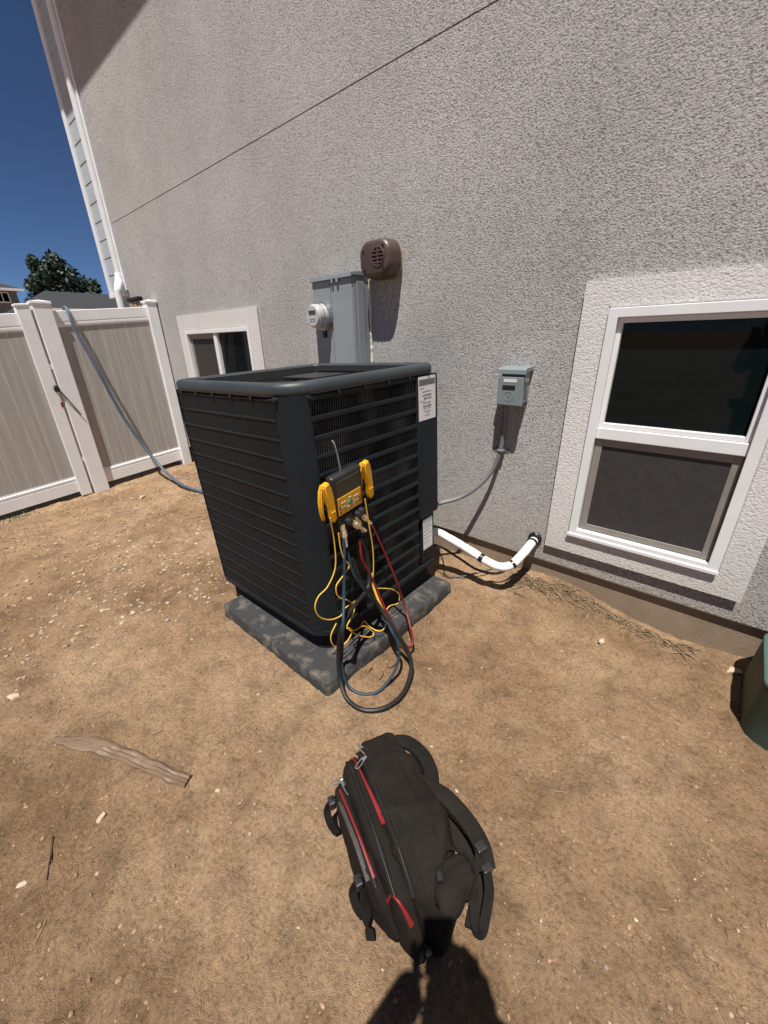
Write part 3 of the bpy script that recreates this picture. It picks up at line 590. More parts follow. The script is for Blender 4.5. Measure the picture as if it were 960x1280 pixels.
for axis, at, sgn, a, b in faces:
    for k in range(ROWS): bar(axis, at, sgn, a, b, ZB + (k + 1) * PT)
    bm = bmesh.new(); p = 0.0125; n = int((b - a) / p)
    for k in range(ROWS):
        z0_, z1_ = ZB + k * PT + 0.0005, ZB + (k + 1) * PT - (0.0095 if axis == 0 else 0.0175)
        for q in range(n):
            t = a + (q + 0.5) * p; tw = (0.0022 if axis == 0 else 0.0042) + (0.0015 if axis == 0 else 0.0032) * noise.noise(Vector((q * 0.11, k * 0.7, at * 7)))
            d0, d1 = at - sgn * 0.0006, at - sgn * tw
            lean = 0.003 + 0.004 * noise.noise(Vector((q * 0.09, k * 0.8, at * 5)))
            if axis == 0: P = [(t - 0.0039, at - sgn * 0.0008), (t + 0.0039, at - sgn * 0.0016), (t + 0.0036, at - sgn * 0.005), (t - 0.0036, at - sgn * 0.005)]
            else: P = [(t - 0.0036, d0), (t + 0.0036, d1), (t + 0.0036, d1 - sgn * 0.001), (t - 0.0036, d0 - sgn * 0.001)]
            va = [bm.verts.new((x - lean, y, z0_) if axis == 0 else (y, x - lean, z0_)) for x, y in P]; vb = [bm.verts.new((x + lean, y, z1_) if axis == 0 else (y, x + lean, z1_)) for x, y in P]
            for e in range(4): bm.faces.new((va[e], va[(e + 1) % 4], vb[(e + 1) % 4], vb[e]))
    bmesh.ops.recalc_face_normals(bm, faces=bm.faces)
    aob('fins', bm, M['slate'] if axis == 0 else M['fin'])['kind'] = 'stuff'
# rim
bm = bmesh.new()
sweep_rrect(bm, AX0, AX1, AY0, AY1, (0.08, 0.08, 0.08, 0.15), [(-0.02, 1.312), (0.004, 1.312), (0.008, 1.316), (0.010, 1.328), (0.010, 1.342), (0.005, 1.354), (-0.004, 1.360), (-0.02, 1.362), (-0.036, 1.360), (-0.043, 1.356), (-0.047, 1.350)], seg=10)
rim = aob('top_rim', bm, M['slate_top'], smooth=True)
bm = bmesh.new()
for t in np.linspace(0.1, 0.92, 6):
    x = AX0 + (AX1 - AX0) * t; cyl(bm, (x, AY0 - 0.010, 1.305), (x, AY0 + 0.01, 1.305), 0.007, seg=6)
    y = AY0 + (AY1 - AY0) * t; cyl(bm, (AX1 + 0.010, y, 1.305), (AX1 - 0.01, y, 1.305), 0.007, seg=6)
ob('screws', bm, M['black'], rim)['kind'] = 'stuff'
# shroud, guard, fan
cx, cy = (AX0 + AX1) / 2, (AY0 + AY1) / 2
bm = bmesh.new(); L_ = sweep_rrect(bm, AX0, AX1, AY0, AY1, (0.08, 0.08, 0.08, 0.15), [(-0.046, 1.3515), (-0.050, 1.335), (-0.060, 1.30), (-0.075, 1.29)], seg=8)
seg = len(L_[0]); ring = [bm.verts.new((cx + 0.31 * math.cos(2 * math.pi * (k + .5) / seg), cy + 0.31 * math.sin(2 * math.pi * (k + .5) / seg), 1.285)) for k in range(seg)]
ring2 = [bm.verts.new((v.co.x, v.co.y, 1.10)) for v in ring]
for a, b in ((L_[-1], ring), (ring, ring2)):
    for k in range(seg): bm.faces.new((a[k], a[(k + 1) % seg], b[(k + 1) % seg], b[k]))
aob('fan_shroud', bm, M['void'], smooth=True)
bm = bmesh.new()
for r_ in np.arange(0.08, 0.36, 0.024):
    P = [(cx + r_ * math.cos(a), cy + r_ * math.sin(a), 1.318) for a in np.linspace(0, 2 * math.pi, 41)]; tube(bm, P, 0.0022, seg=4, smooth=False)
for k in range(8):
    a = math.pi * k / 4; tube(bm, [(cx + 0.05 * math.cos(a), cy + 0.05 * math.sin(a), 1.321), (cx + 0.37 * math.cos(a), cy + 0.37 * math.sin(a), 1.321)], 0.003, seg=4, smooth=False)
aob('fan_guard', bm, M['black'])
bm = bmesh.new(); cyl(bm, (cx, cy, 1.14), (cx, cy, 1.31), 0.075, seg=20); aob('fan_motor', bm, M['black'], smooth=True)
aob('motor_plate', BX(cx - 0.12, cx + 0.14, cy - 0.06, cy + 0.16, 1.324, 1.336, bevel=0.003), M['black'])
for k in range(3):
    bm = bmesh.new(); V = []
    for i in range(6):
        for j in range(6):
            rr_ = 0.075 + 0.22 * i / 5; a = R(120 * k + (j - 2.5) * 15 * (0.7 + 0.3 * i / 5)); V.append(bm.verts.new((cx + rr_ * math.cos(a), cy + rr_ * math.sin(a), 1.20 + 0.06 * (j - 2.5) / 5)))
    for i in range(5):
        for j in range(5): bm.faces.new((V[i * 6 + j], V[i * 6 + j + 1], V[i * 6 + j + 7], V[i * 6 + j + 6]))
    aob('fan_blade', bm, M['black'], smooth=True)

# pipes and cables between the unit and the wall
ls = thing('refrigerant_line', 'white insulated refrigerant line with black tape bands running from the air conditioner into the wall', 'pipe', (-1.0, 1.95, 0))
LSO = Vector((1.0, -1.95, 0))
lp = [(-1.36, 1.78, 0.375), (-1.26, 1.92, 0.350), (-1.165, 1.955, 0.315), (-1.03, 1.975, 0.268), (-0.90, 1.975, 0.232), (-0.825, 1.985, 0.224), (-0.775, 2.02, 0.24), (-0.745, 2.10, 0.29), (-0.735, 2.18, 0.322), (-0.733, 2.27, 0.338)]
o = ob('insulation', TUBE(lp, 0.0265, seg=14, n=10, wob=0.06), M['insul'], ls, True); o.location = LSO
PL = catmull(lp, 10)
for i in (37, 62, 84):
    o = ob('tape_band', TUBE(PL[i - 2:i + 1], 0.0285, seg=14, smooth=False), M['tape'], ls, True); o.location = LSO
bm = bmesh.new(); bmesh.ops.create_uvsphere(bm, u_segments=12, v_segments=8, radius=0.042)
for v in bm.verts: v.co = Vector((-0.733 + v.co.x, WY - 0.008 + v.co.y * 0.45, 0.342 + v.co.z)) + 0.006 * Vector((noise.noise(v.co * 60), 0, noise.noise(v.co * 55)))
o = ob('foam_seal', bm, M['tape'], ls, True); o.location = LSO
tag(ob('copper_line', TUBE([(-1.36, 1.80, 0.27), (-1.25, 1.93, 0.25), (-1.12, 2.00, 0.17), (-1.0, 2.03, 0.115), (-0.86, 2.06, 0.13), (-0.78, 2.14, 0.23), (-0.752, 2.26, 0.305)], 0.008, seg=8), M['tape'], None, True), 'thin black line sagging behind the white insulated pipe', 'pipe')
tag(ob('signal_cable', TUBE([(-1.34, 1.8, 0.32), (-1.25, 1.9, 0.26), (-1.20, 1.93, 0.16), (-1.19, 1.95, 0.04), (-1.12, 1.99, 0.03), (-1.02, 2.07, 0.06), (-0.95, 2.15, 0.08)], 0.005, seg=6), M['tape'], None, True), 'thin black cable lying on the dirt between unit and wall', 'cable')
cd = thing('electrical_conduit', 'grey flexible conduit curving from the disconnect box down to the air conditioner', 'conduit', (-1.0, 2.2, 0.8))
CDO = Vector((1.0, -2.2, -0.8))
o = ob('conduit_tube', TUBE([(-1.28, 1.70, 0.52), (-1.31, 1.90, 0.515), (-1.285, 2.01, 0.515), (-1.20, 2.09, 0.545), (-1.12, 2.15, 0.61), (-1.045, 2.20, 0.72), (-1.008, 2.225, 0.86), (-1.002, 2.224, 1.0), (-1.0, 2.215, 1.145)], 0.0135, seg=12, n=10), M['conduit'], cd, True); o.location = CDO
bm = bmesh.new(); box(bm, -1.05, -0.965, WY - 0.004, WY + 0.001, 0.850, 0.872, bevel=0.0); box(bm, -1.026, -0.985, 2.206, 2.247, 0.852, 0.870, bevel=0.006); o = ob('clamp', bm, M['conduit'], cd); o.location = CDO

# ---------------------------------------------------------------- things on the wall
def wthing(name, label, cat, x, z, y=WY): return thing(name, label, cat, (x, y, z))
def wob(root, name, bm, mt, parent=None, smooth=False):
    o = ob(name, bm, mt, parent or root, smooth)
    if parent is None: o.location = -root.location
    return o
db = wthing('disconnect_box', 'small grey electrical disconnect box with hinged cover on the stucco between unit and large window', 'electrical box', -0.95, 1.24)
wob(db, 'enclosure', BX(-1.02, -0.885, WY - 0.075, WY - 0.0005, 1.155, 1.322, bevel=0.005), M['grey_box'])
cv_ = wob(db, 'cover', BX(-1.026, -0.880, WY - 0.102, WY - 0.076, 1.140, 1.296, bevel=0.006), M['grey_box'])
bm = bmesh.new(); prism(bm, [(WY - 0.106, 1.309), (WY - 0.104, 1.330), (WY - 0.096, 1.338), (WY - 0.0006, 1.344), (WY - 0.0006, 1.323), (WY - 0.094, 1.320), (WY - 0.098, 1.307)], 0, -1.030, -0.872); wob(db, 'hood', bm, M['grey_box'])
ob('slot', BX(-0.998, -0.924, WY - 0.1035, WY - 0.1005, 1.226, 1.250, bevel=0.001), M['void'], cv_)
ob('white_label', BX(-0.993, -0.918, WY - 0.1035, WY - 0.1005, 1.266, 1.283), M['paper'], cv_)
bm = bmesh.new(); tube(bm, [(-0.956 + 0.027 * math.cos(a), WY - 0.102, 1.192 + 0.024 * math.sin(a)) for a in np.linspace(0, 2 * math.pi, 25)], 0.0018, seg=6, smooth=False)
tube(bm, [(-0.956, WY - 0.102, 1.206), (-0.962, WY - 0.102, 1.193), (-0.950, WY - 0.102, 1.191), (-0.957, WY - 0.102, 1.178)], 0.0016, seg=6, smooth=False); ob('embossed_ring', bm, M['grey_box'], cv_)
wob(db, 'hasp', BX(-0.879, -0.868, WY - 0.10, WY - 0.06, 1.268, 1.286, bevel=0.002), M['galv'])
bm = bmesh.new(); cyl(bm, (-1.0, 2.215, 1.115), (-1.0, 2.215, 1.156), 0.019, seg=12); wob(db, 'conduit_fitting', bm, M['conduit'], smooth=True)

mb = wthing('electric_meter', 'tall grey electric meter cabinet with round glass meter on the stucco wall', 'electric meter', -2.28, 1.5)
wob(mb, 'cabinet', BX(-2.476, -2.075, WY - 0.15, WY - 0.0005, 0.95, 1.885, bevel=0.004), M['steel_grey'])
wob(mb, 'meter_cover', BX(-2.472, -2.288, WY - 0.156, WY - 0.149, 0.96, 1.872, bevel=0.002), M['steel_grey'])
wob(mb, 'door', BX(-2.279, -2.079, WY - 0.158, WY - 0.149, 0.96, 1.872, bevel=0.002), M['steel_grey'])
bm = bmesh.new(); prism(bm, [(WY - 0.172, 1.874), (WY - 0.170, 1.897), (WY - 0.0006, 1.915), (WY - 0.0006, 1.886), (WY - 0.165, 1.884), (WY - 0.166, 1.872)], 0, -2.484, -2.067); wob(mb, 'rain_hood', bm, M['steel_grey'])
bm = bmesh.new(); box(bm, -2.0745, -2.069, WY - 0.115, WY - 0.045, 1.0, 1.85, bevel=0.002); wob(mb, 'side_flange', bm, M['steel_grey'])
bm = bmesh.new()
for x in (-2.20, -2.25): box(bm, x - 0.010, x + 0.010, WY - 0.176, WY - 0.168, 1.850, 1.888, bevel=0.002)
wob(mb, 'hood_clip', bm, M['steel_grey'])
mxc, mzc = -2.365, 1.655
bm = bmesh.new(); cyl(bm, (mxc, WY - 0.156, mzc), (mxc, WY - 0.175, mzc), 0.094, seg=32); cyl(bm, (mxc, WY - 0.174, mzc), (mxc, WY - 0.19, mzc), 0.088, seg=32)
mr = wob(mb, 'meter_ring', bm, M['galv'], smooth=True)
M['meter_glass'] = mat('frosted_meter_cover', (0.50, 0.50, 0.485), (0.40, 0.40, 0.39), scale=10, rough=0.12, spec=0.6)
bm = bmesh.new(); cyl(bm, (mxc, WY - 0.189, mzc), (mxc, WY - 0.255, mzc), 0.080, 0.074, seg=32); cyl(bm, (mxc, WY - 0.254, mzc), (mxc, WY - 0.268, mzc), 0.074, 0.062, seg=32)
md = wob(mb, 'meter_dome', bm, M['meter_glass'], smooth=True)
bm = bmesh.new()
for dz in (0.0,): cyl(bm, (mxc, WY - 0.222, mzc), (mxc, WY - 0.226, mzc), 0.0805, seg=32)
ob('dome_band', bm, M['galv'], md, True)
bm = bmesh.new(); box(bm, mxc - 0.035, mxc + 0.035, WY - 0.2705, WY - 0.267, mzc + 0.010, mzc + 0.034); ob('display', bm, M['lcd'], md)
bm = bmesh.new()
for i in range(3):
    x = mxc - 0.022 + 0.022 * i; tube(bm, [(x + .008 * math.cos(a), WY - 0.269, mzc - 0.026 + .010 * math.sin(a)) for a in np.linspace(0, 2 * math.pi, 13)], 0.0014, seg=4, smooth=False)
ob('dial', bm, M['ink'], md)
wob(mb, 'seal_tag', BX(mxc - 0.02, mxc + 0.012, WY - 0.172, WY - 0.156, 1.515, 1.562, bevel=0.004), M['black'])
bm = TUBE([(-2.058, WY - 0.006, 0.9 + 0.06 * k) for k in range(17)], 0.010, seg=8, wob=0.5); wob(mb, 'caulk_bead', bm, M['caulk'], smooth=True)

vh = wthing('vent_hood', 'brown plastic rounded vent hood with a round grille above the meter cabinet', 'vent', -1.87, 1.945)
def rounded_plate(x0, x1, z0, z1, rad, prof, top_rad=None):
    """prof: (inset, y) sections of a rounded rectangle in the wall plane"""
    bm = bmesh.new(); loops = []
    for ins, y in prof:
        ring = []
        for cx_, cz_, a0 in ((x1 - rad, z1 - rad, 0), (x0 + rad, z1 - rad, 90), (x0 + rad, z0 + rad, 180), (x1 - rad, z0 + rad, 270)):
            for k in range(9):
                a = R(a0 + 90 * k / 8); ring.append(bm.verts.new((cx_ + (rad - ins) * math.cos(a), y, cz_ + (rad - ins) * math.sin(a))))
        loops.append(ring)
    n = len(loops[0])
    for a, b in zip(loops, loops[1:]):
        for k in range(n): bm.faces.new((a[k], a[(k + 1) % n], b[(k + 1) % n], b[k]))
    bm.faces.new(loops[-1]); bmesh.ops.recalc_face_normals(bm, faces=bm.faces); return bm
wob(vh, 'backing_plate', rounded_plate(-2.012, -1.780, 1.850, 2.045, 0.070, [(0, WY - 0.0005), (0, WY - 0.03), (0.004, WY - 0.034)]), M['tan'], smooth=True)
vc = wob(vh, 'hood_cover', rounded_plate(-2.032, -1.768, 1.846, 2.060, 0.085, [(0, WY - 0.028), (0.002, WY - 0.095), (0.008, WY - 0.118), (0.018, WY - 0.131), (0.032, WY - 0.136)]), M['brown'], smooth=True)
gxc, gzc, gy_ = -1.862, 1.958, WY - 0.1365
bm = bmesh.new(); cyl(bm, (gxc, gy_ + 0.004, gzc), (gxc, gy_ - 0.0005, gzc), 0.050, seg=28); gr_ = ob('grille', bm, M['void'], vc)
bm = bmesh.new()
for dz in (-0.030, -0.010, 0.010, 0.030):
    hw = math.sqrt(0.050 ** 2 - dz ** 2); box(bm, gxc - hw, gxc + hw, gy_ - 0.0055, gy_ + 0.001, gzc + dz - 0.0045, gzc + dz + 0.0045)
box(bm, gxc - 0.005, gxc + 0.005, gy_ - 0.005, gy_ + 0.001, gzc - 0.05, gzc + 0.05)
tube(bm, [(gxc + .05 * math.cos(a), gy_ - 0.002, gzc + .05 * math.sin(a)) for a in np.linspace(0, 2 * math.pi, 29)], 0.004, seg=6, smooth=False); ob('grille_slat', bm, M['brown'], gr_)
for x, z in ((-1.982, 1.995), (-1.975, 1.895), (-1.822, 2.012), (-1.822, 1.900)):
    bm = bmesh.new(); cyl(bm, (x, gy_ + 0.01, z), (x, gy_ - 0.003, z), 0.0095, 0.008, seg=10); ob('screw', bm, M['black'], vc)

# ---------------------------------------------------------------- gauge manifold with its hoses, hung on the louvers
P3 = {
    'yl': [(-1.12, 0.939, 0.843), (-1.135, 0.964, 0.722), (-1.135, 0.958, 0.599), (-1.135, 0.907, 0.527), (-1.135, 0.851, 0.504), (-1.135, 0.828, 0.462), (-1.135, 0.845, 0.402), (-1.135, 0.901, 0.351), (-1.135, 0.965, 0.333), (-1.135, 0.994, 0.358), (-1.135, 1.064, 0.359), (-1.135, 1.139, 0.367), (-1.135, 1.184, 0.405), (-1.135, 1.199, 0.495), (-1.135, 1.197, 0.601), (-1.135, 1.181, 0.708), (-1.135, 1.161, 0.852)],
    'y2': [(-1.13, 0.987, 0.754), (-1.13, 0.992, 0.68), (-1.13, 1.006, 0.621), (-1.13, 1.034, 0.57), (-1.13, 0.995, 0.539), (-1.13, 0.95, 0.507), (-1.13, 0.957, 0.446), (-1.13, 1.019, 0.388), (-1.13, 1.051, 0.339), (-1.13, 1.033, 0.294), (-1.13, 0.994, 0.255), (-1.13, 1.026, 0.209), (-1.13, 1.077, 0.195), (-1.13, 1.109, 0.214), (-1.13, 1.144, 0.158), (-1.091, 1.173, 0.13), (-1.089, 1.221, 0.13), (-1.13, 1.269, 0.162), (-1.13, 1.305, 0.189), (-1.13, 1.377, 0.168), (-1.13, 1.387, 0.218), (-1.13, 1.325, 0.287), (-1.13, 1.21, 0.355)],
    'y3': [(-1.115, 0.919, 0.33), (-1.115, 0.883, 0.288), (-1.115, 0.884, 0.236), (-1.115, 0.913, 0.199), (-1.115, 0.974, 0.188), (-1.115, 1.013, 0.228), (-1.115, 0.98, 0.262), (-1.115, 1.045, 0.178), (-1.095, 1.113, 0.13), (-1.104, 1.146, 0.13), (-1.115, 1.107, 0.19), (-1.115, 1.063, 0.216)],
    'blue': [(-1.15, 1.032, 0.699), (-1.12, 0.997, 0.586), (-1.09, 0.954, 0.466), (-1.03, 0.883, 0.369), (-1.09, 0.919, 0.19), (-1.081, 0.9, 0.12), (-1.039, 0.887, 0.04), (-0.972, 0.901, 0.015), (-0.916, 0.955, 0.015), (-0.903, 1.032, 0.04), (-0.907, 1.1, 0.09), (-0.928, 1.13, 0.16), (-0.974, 1.137, 0.22), (-1.08, 1.182, 0.253), (-1.11, 1.114, 0.392), (-1.13, 1.057, 0.519), (-1.155, 1.051, 0.635)],
    'black': [(-1.16, 1.14, 0.662), (-1.15, 1.173, 0.537), (-1.12, 1.14, 0.41), (-1.09, 0.992, 0.375), (-1.05, 0.892, 0.352), (-1.085, 0.892, 0.2), (-1.062, 0.868, 0.08), (-0.99, 0.838, 0.025), (-0.897, 0.85, 0.014), (-0.833, 0.919, 0.014), (-0.818, 1.02, 0.016), (-0.844, 1.109, 0.03), (-0.88, 1.165, 0.07), (-0.939, 1.173, 0.15), (-1.014, 1.168, 0.23), (-1.09, 1.164, 0.31), (-1.12, 1.098, 0.444), (-1.15, 1.072, 0.584)],
    'red': [(-1.155, 1.224, 0.686), (-1.13, 1.281, 0.519), (-1.09, 1.313, 0.369), (-1.065, 1.351, 0.2), (-0.984, 1.301, 0.12), (-0.951, 1.272, 0.06), (-0.956, 1.238, 0.06), (-1.007, 1.225, 0.13), (-1.05, 1.195, 0.247), (-1.1, 1.192, 0.34), (-1.13, 1.169, 0.452), (-1.145, 1.132, 0.558), (-1.16, 1.14, 0.651)],
    'yhose': [(-1.135, 1.182, 0.455), (-1.12, 1.177, 0.384), (-1.08, 1.183, 0.285), (-1.032, 1.205, 0.17), (-0.965, 1.189, 0.11), (-0.91, 1.195, 0.05)],
    'thin': [(-1.113, 1.077, 0.006), (-1.037, 1.013, 0.006), (-0.967, 1.012, 0.006), (-0.969, 1.061, 0.006), (-1.003, 1.076, 0.006), (-1.035, 1.041, 0.006), (-1.014, 0.981, 0.006), (-1.042, 1.08, 0.006), (-0.971, 1.112, 0.006), (-0.965, 1.171, 0.006)],
}
# frame of the instrument: s along the louvers (+y), u up, q outwards (+x); a slight roll
GMX = Matrix.Translation((-1.163, 1.072, 0.910)) @ Matrix.Rotation(R(8), 4, 'X') @ Matrix.Rotation(R(6), 4, 'Y') @ Matrix(((0, 0, 1, 0), (1, 0, 0, 0), (0, 1, 0, 0), (0, 0, 0, 1)))
gm = thing('manifold_gauge', 'yellow and black digital manifold gauge hooked on the louvered side of the air conditioner', 'gauge', GMX.translation)
def gob(name, bm, mt, parent=None, smooth=False, world=False):
    if not world:
        for v in bm.verts: v.co = GMX @ v.co
    o = ob(name, bm, mt, parent or gm, smooth)
    if parent is None: o.location = -gm.location
    return o
body = gob('body', BX(-0.088, 0.088, -0.098, 0.100, -0.022, 0.022, bevel=0.014, seg=3), M['black'], smooth=True)
gob('display', BX(-0.066, 0.066, 0.004, 0.076, 0.020, 0.0235, bevel=0.002), M['lcd'], body)
fp = gob('keypad', BX(-0.070, 0.070, -0.086, 0.001, 0.020, 0.0245, bevel=0.003), M['yellow'], body)
for a, b in ((-.045, -.030), (-.030, -.030), (-.045, -.050), (-.030, -.052), (.030, -.030), (.045, -.030), (.030, -.050), (.045, -.052), (-.012, -.062), (.012, -.062), (0, -.022)):
    gob('button', BX(a - .006, a + .006, b - .005, b + .005, 0.0235, 0.0275, bevel=0.002), M['grey_key'], body)
bm = bmesh.new(); cyl(bm, (0, -0.042, 0.0235), (0, -0.042, 0.029), 0.012, seg=14); gob('button', bm, M['green_key'], body)
for a, b in ((-.06, -.045), (.06, -.045), (.06, -.062), (-.06, -.07)): gob('button', BX(a - .004, a + .004, b - .004, b + .004, 0.0235, 0.0265), M['red'], body)
gob('block', BX(-0.070, 0.075, -0.150, -0.100, -0.018, 0.020, bevel=0.008), M['black'], smooth=True)
bm = bmesh.new(); tube(bm, [(-0.015, 0.095, 0), (-0.015, 0.15, -0.005), (-0.02, 0.215, -0.012), (-0.02, 0.232, -0.025)], 0.0035, seg=8); gob('hook', bm, M['galv'], smooth=True)
for a, c, tilt, g_ in ((-0.052, 0.03, -8, 1.15), (-0.008, 0.032, 38, 1.25), (0.030, 0.03, 12, 1.0), (0.058, 0.028, 32, 1.0)):
    t = R(tilt); d = Vector((math.sin(t), -math.cos(t), 0.30)).normalized(); p = Vector((a, -0.140, 0.012))
    bm = bmesh.new(); cyl(bm, p, p + d * 0.030 * g_, 0.0115 * g_, seg=10); cyl(bm, p + d * 0.029 * g_, p + d * 0.050 * g_, 0.0145 * g_, seg=6); cyl(bm, p + d * 0.049 * g_, p + d * 0.092 * g_, 0.0100 * g_, 0.008, seg=10)
    gob('brass_fitting', bm, M['brass'], smooth=True)
for a, zz in ((0.03, -0.12), (0.055, -0.115), (-0.03, -0.125)):
    bm = bmesh.new(); cyl(bm, (a, zz, 0.018), (a, zz, 0.05), 0.015, seg=10); gob('valve_knob', bm, M['black'], smooth=True)
def hose(name, key, r, mt): gob(name, TUBE(P3[key], r, seg=8, n=8), M[mt], smooth=True, world=True)
hose('blue_hose', 'blue', 0.0072, 'blue_hose'); hose('black_hose', 'black', 0.0105, 'black_hose'); hose('red_hose', 'red', 0.0062, 'red_hose'); hose('yellow_hose', 'yhose', 0.0062, 'yellow_wire')
hose('clamp_cable', 'yl', 0.0028, 'yellow_wire'); hose('clamp_cable', 'y2', 0.0028, 'yellow_wire'); hose('clamp_cable', 'y3', 0.0028, 'yellow_wire')
hose('hose_wire', 'thin', 0.0022, 'black_hose')
def pipe_clamp(label, s, u, roll):
    MX = GMX @ Matrix.Translation((s, u, 0.012)) @ Matrix.Rotation(R(roll), 4, 'Z')
    rt = thing('pipe_clamp', label, 'clamp', MX.translation, group='yellow clamps clipped to the gauge')
    def cob(name, bm, mt, smooth=False):
        for v in bm.verts: v.co = MX @ v.co
        o = ob(name, bm, mt, rt, smooth); o.location = -rt.location; return o
    def jaw(side):
        bm = bmesh.new()
        if side > 0: pts = [(-0.004, 0.085), (0.006, 0.098), (0.026, 0.099), (0.036, 0.080), (0.043, 0.03), (0.045, -0.03), (0.041, -0.085), (0.030, -0.099), (0.014, -0.094), (0.008, -0.06), (0.010, -0.02), (0.002, 0.02)]
        else: pts = [(-0.006, 0.06), (0.012, 0.088), (0.028, 0.07), (0.020, 0.02), (0.002, -0.005), (-0.004, -0.04), (-0.002, -0.080), (-0.014, -0.082), (-0.020, -0.04), (-0.018, 0.01)]
        lo, hi = (0.002, 0.026) if side > 0 else (-0.018, 0.000)
        A = [bm.verts.new((x, y, lo)) for x, y in pts]; B = [bm.verts.new((.003 + x * .88, y * .97, hi)) for x, y in pts]
        for k in range(len(pts)): bm.faces.new((A[k], A[(k + 1) % len(pts)], B[(k + 1) % len(pts)], B[k]))
        bm.faces.new(list(reversed(A))); bm.faces.new(B); bmesh.ops.recalc_face_normals(bm, faces=bm.faces)
        bmesh.ops.bevel(bm, geom=list(bm.edges), offset=0.005, segments=3, affect='EDGES'); return bm
    cob('jaw', jaw(1), M['yellow'], True); cob('jaw', jaw(-1), M['yellow'], True)
    bm = bmesh.new()
    for k in range(5): box(bm, 0.014, 0.036, -0.078 + 0.009 * k, -0.074 + 0.009 * k, 0.024, 0.0285)
    cob('grip_ribs', bm, M['yellow'])
    bm = bmesh.new(); cyl(bm, (0.014, 0.045, -0.022), (0.014, 0.045, 0.010), 0.011, seg=12); cob('pivot', bm, M['black'])
pipe_clamp('yellow pipe clamp hanging at the left side of the gauge, jaws half open', -0.136, 0.005, 2)
pipe_clamp('yellow pipe clamp standing higher at the right side of the gauge', 0.095, 0.010, 2)

# ---------------------------------------------------------------- backpack lying on its side
BA = math.atan2(0.40, -0.916)
bag = thing('backpack', 'black nylon tool backpack with red trim lying on its side on the dirt', 'backpack', (-0.243, 0.388, gz1(-0.4, 0.5) + 0.004), BA)
def interp(t, K):
    for (a, va), (b, vb) in zip(K, K[1:]):
        if t <= b: f = (t - a) / (b - a); f = f * f * (3 - 2 * f); return tuple(x + (y - x) * f for x, y in zip(va, vb))
    return K[-1][1]
def pouch(name, K, mt, nu=70, na=64, power=4.6, wr=0.006, parent=None, seed=0):
    """a stuffed fabric box: K gives (v0, v1, height) along u, rounded square section, wrinkles"""
    bm = bmesh.new(); rings = []; u0, u1 = K[0][0], K[-1][0]
    for i in range(nu + 1):
        s = -math.cos(math.pi * i / nu) * 0.5 + 0.5; u = u0 + (u1 - u0) * s
        v0, v1, h = interp(u, K); e = max(0.02, (1 - abs(2 * s - 1) ** 5.0)) ** 0.45
        ring = []
        for k in range(na):
            a = 2 * math.pi * k / na; c, sn = math.cos(a), math.sin(a)
            cx_ = math.copysign(abs(c) ** (2 / power), c); sz_ = math.copysign(abs(sn) ** (2 / power), sn)
            p = Vector((u, -((v0 + v1) / 2 + cx_ * (v1 - v0) / 2 * e), h / 2 + sz_ * h / 2 * e))
            q = p * 13 + Vector((seed * 7.7, 0, 0)); n1 = noise.noise(Vector((q.x * 0.8, q.y * 1.3, q.z))); n2 = abs(noise.noise(p * 30 + Vector((0, seed, 0))))
            nrm = Vector((0, -cx_, sz_)).normalized(); n3 = 1 - min(1, abs(noise.noise(Vector((p.x * 9 + p.y * 5, p.y * 6 - p.x * 4, p.z * 6)) + Vector((seed, 0, 3)))) * 5); p += nrm * (wr * 0.9 * n1 - wr * 1.5 * n2 + wr * 1.1 * n3)
            p.z = max(p.z, 0.0); ring.append(bm.verts.new(p))
        rings.append(ring)
    for a, b in zip(rings, rings[1:]):
        for k in range(na): bm.faces.new((a[k], a[(k + 1) % na], b[(k + 1) % na], b[k]))
    bm.faces.new(list(reversed(rings[0]))); bm.faces.new(rings[-1]); bmesh.ops.recalc_face_normals(bm, faces=bm.faces)
    return ob(name, bm, mt, parent or bag, True, auto=False)
KM = [(-0.015, (0.0, 0.085, 0.15)), (0.05, (-0.012, 0.150, 0.235)), (0.17, (-0.012, 0.178, 0.262)), (0.34, (-0.008, 0.178, 0.258)), (0.47, (0.010, 0.165, 0.24)), (0.565, (0.050, 0.140, 0.17))]
KF = [(-0.005, (-0.03, 0.015, 0.14)), (0.08, (-0.050, 0.012, 0.215)), (0.25, (-0.060, 0.012, 0.240)), (0.42, (-0.052, 0.014, 0.235)), (0.535, (-0.012, 0.035, 0.16))]
KP = [(0.06, (-0.060, -0.03, 0.12)), (0.14, (-0.084, -0.042, 0.175)), (0.26, (-0.098, -0.048, 0.195)), (0.40, (-0.090, -0.042, 0.188)), (0.485, (-0.064, -0.028, 0.13))]
pouch('main_compartment', KM, M['nylon'], seed=1, wr=0.009); fc_ = pouch('front_compartment', KF, M['nylon'], seed=2, wr=0.004); fp_ = pouch('front_pocket', KP, M['nylon'], seed=3, wr=0.004)
def bz(u, v):
    """height of the upper surface at (u, v)"""
    best = 0.0
    for K in (KM, KF, KP):
        if K[0][0] < u < K[-1][0]:
            v0, v1, h = interp(u, K); s = (u - K[0][0]) / (K[-1][0] - K[0][0]); e = max(0.02, (1 - abs(2 * s - 1) ** 5.0)) ** 0.45
            c = abs((v - (v0 + v1) / 2) / ((v1 - v0) / 2 * e))
            if c < 1: best = max(best, h / 2 + h / 2 * e * (1 - c ** 4.6) ** (1 / 4.6))
    return best
def ridge(pts, off=0.002): return [(u, -v, bz(u, v) + off) for u, v in pts]
def lin(a, b, n): return [tuple(x + (y - x) * k / (n - 1) for x, y in zip(a, b)) for k in range(n)]
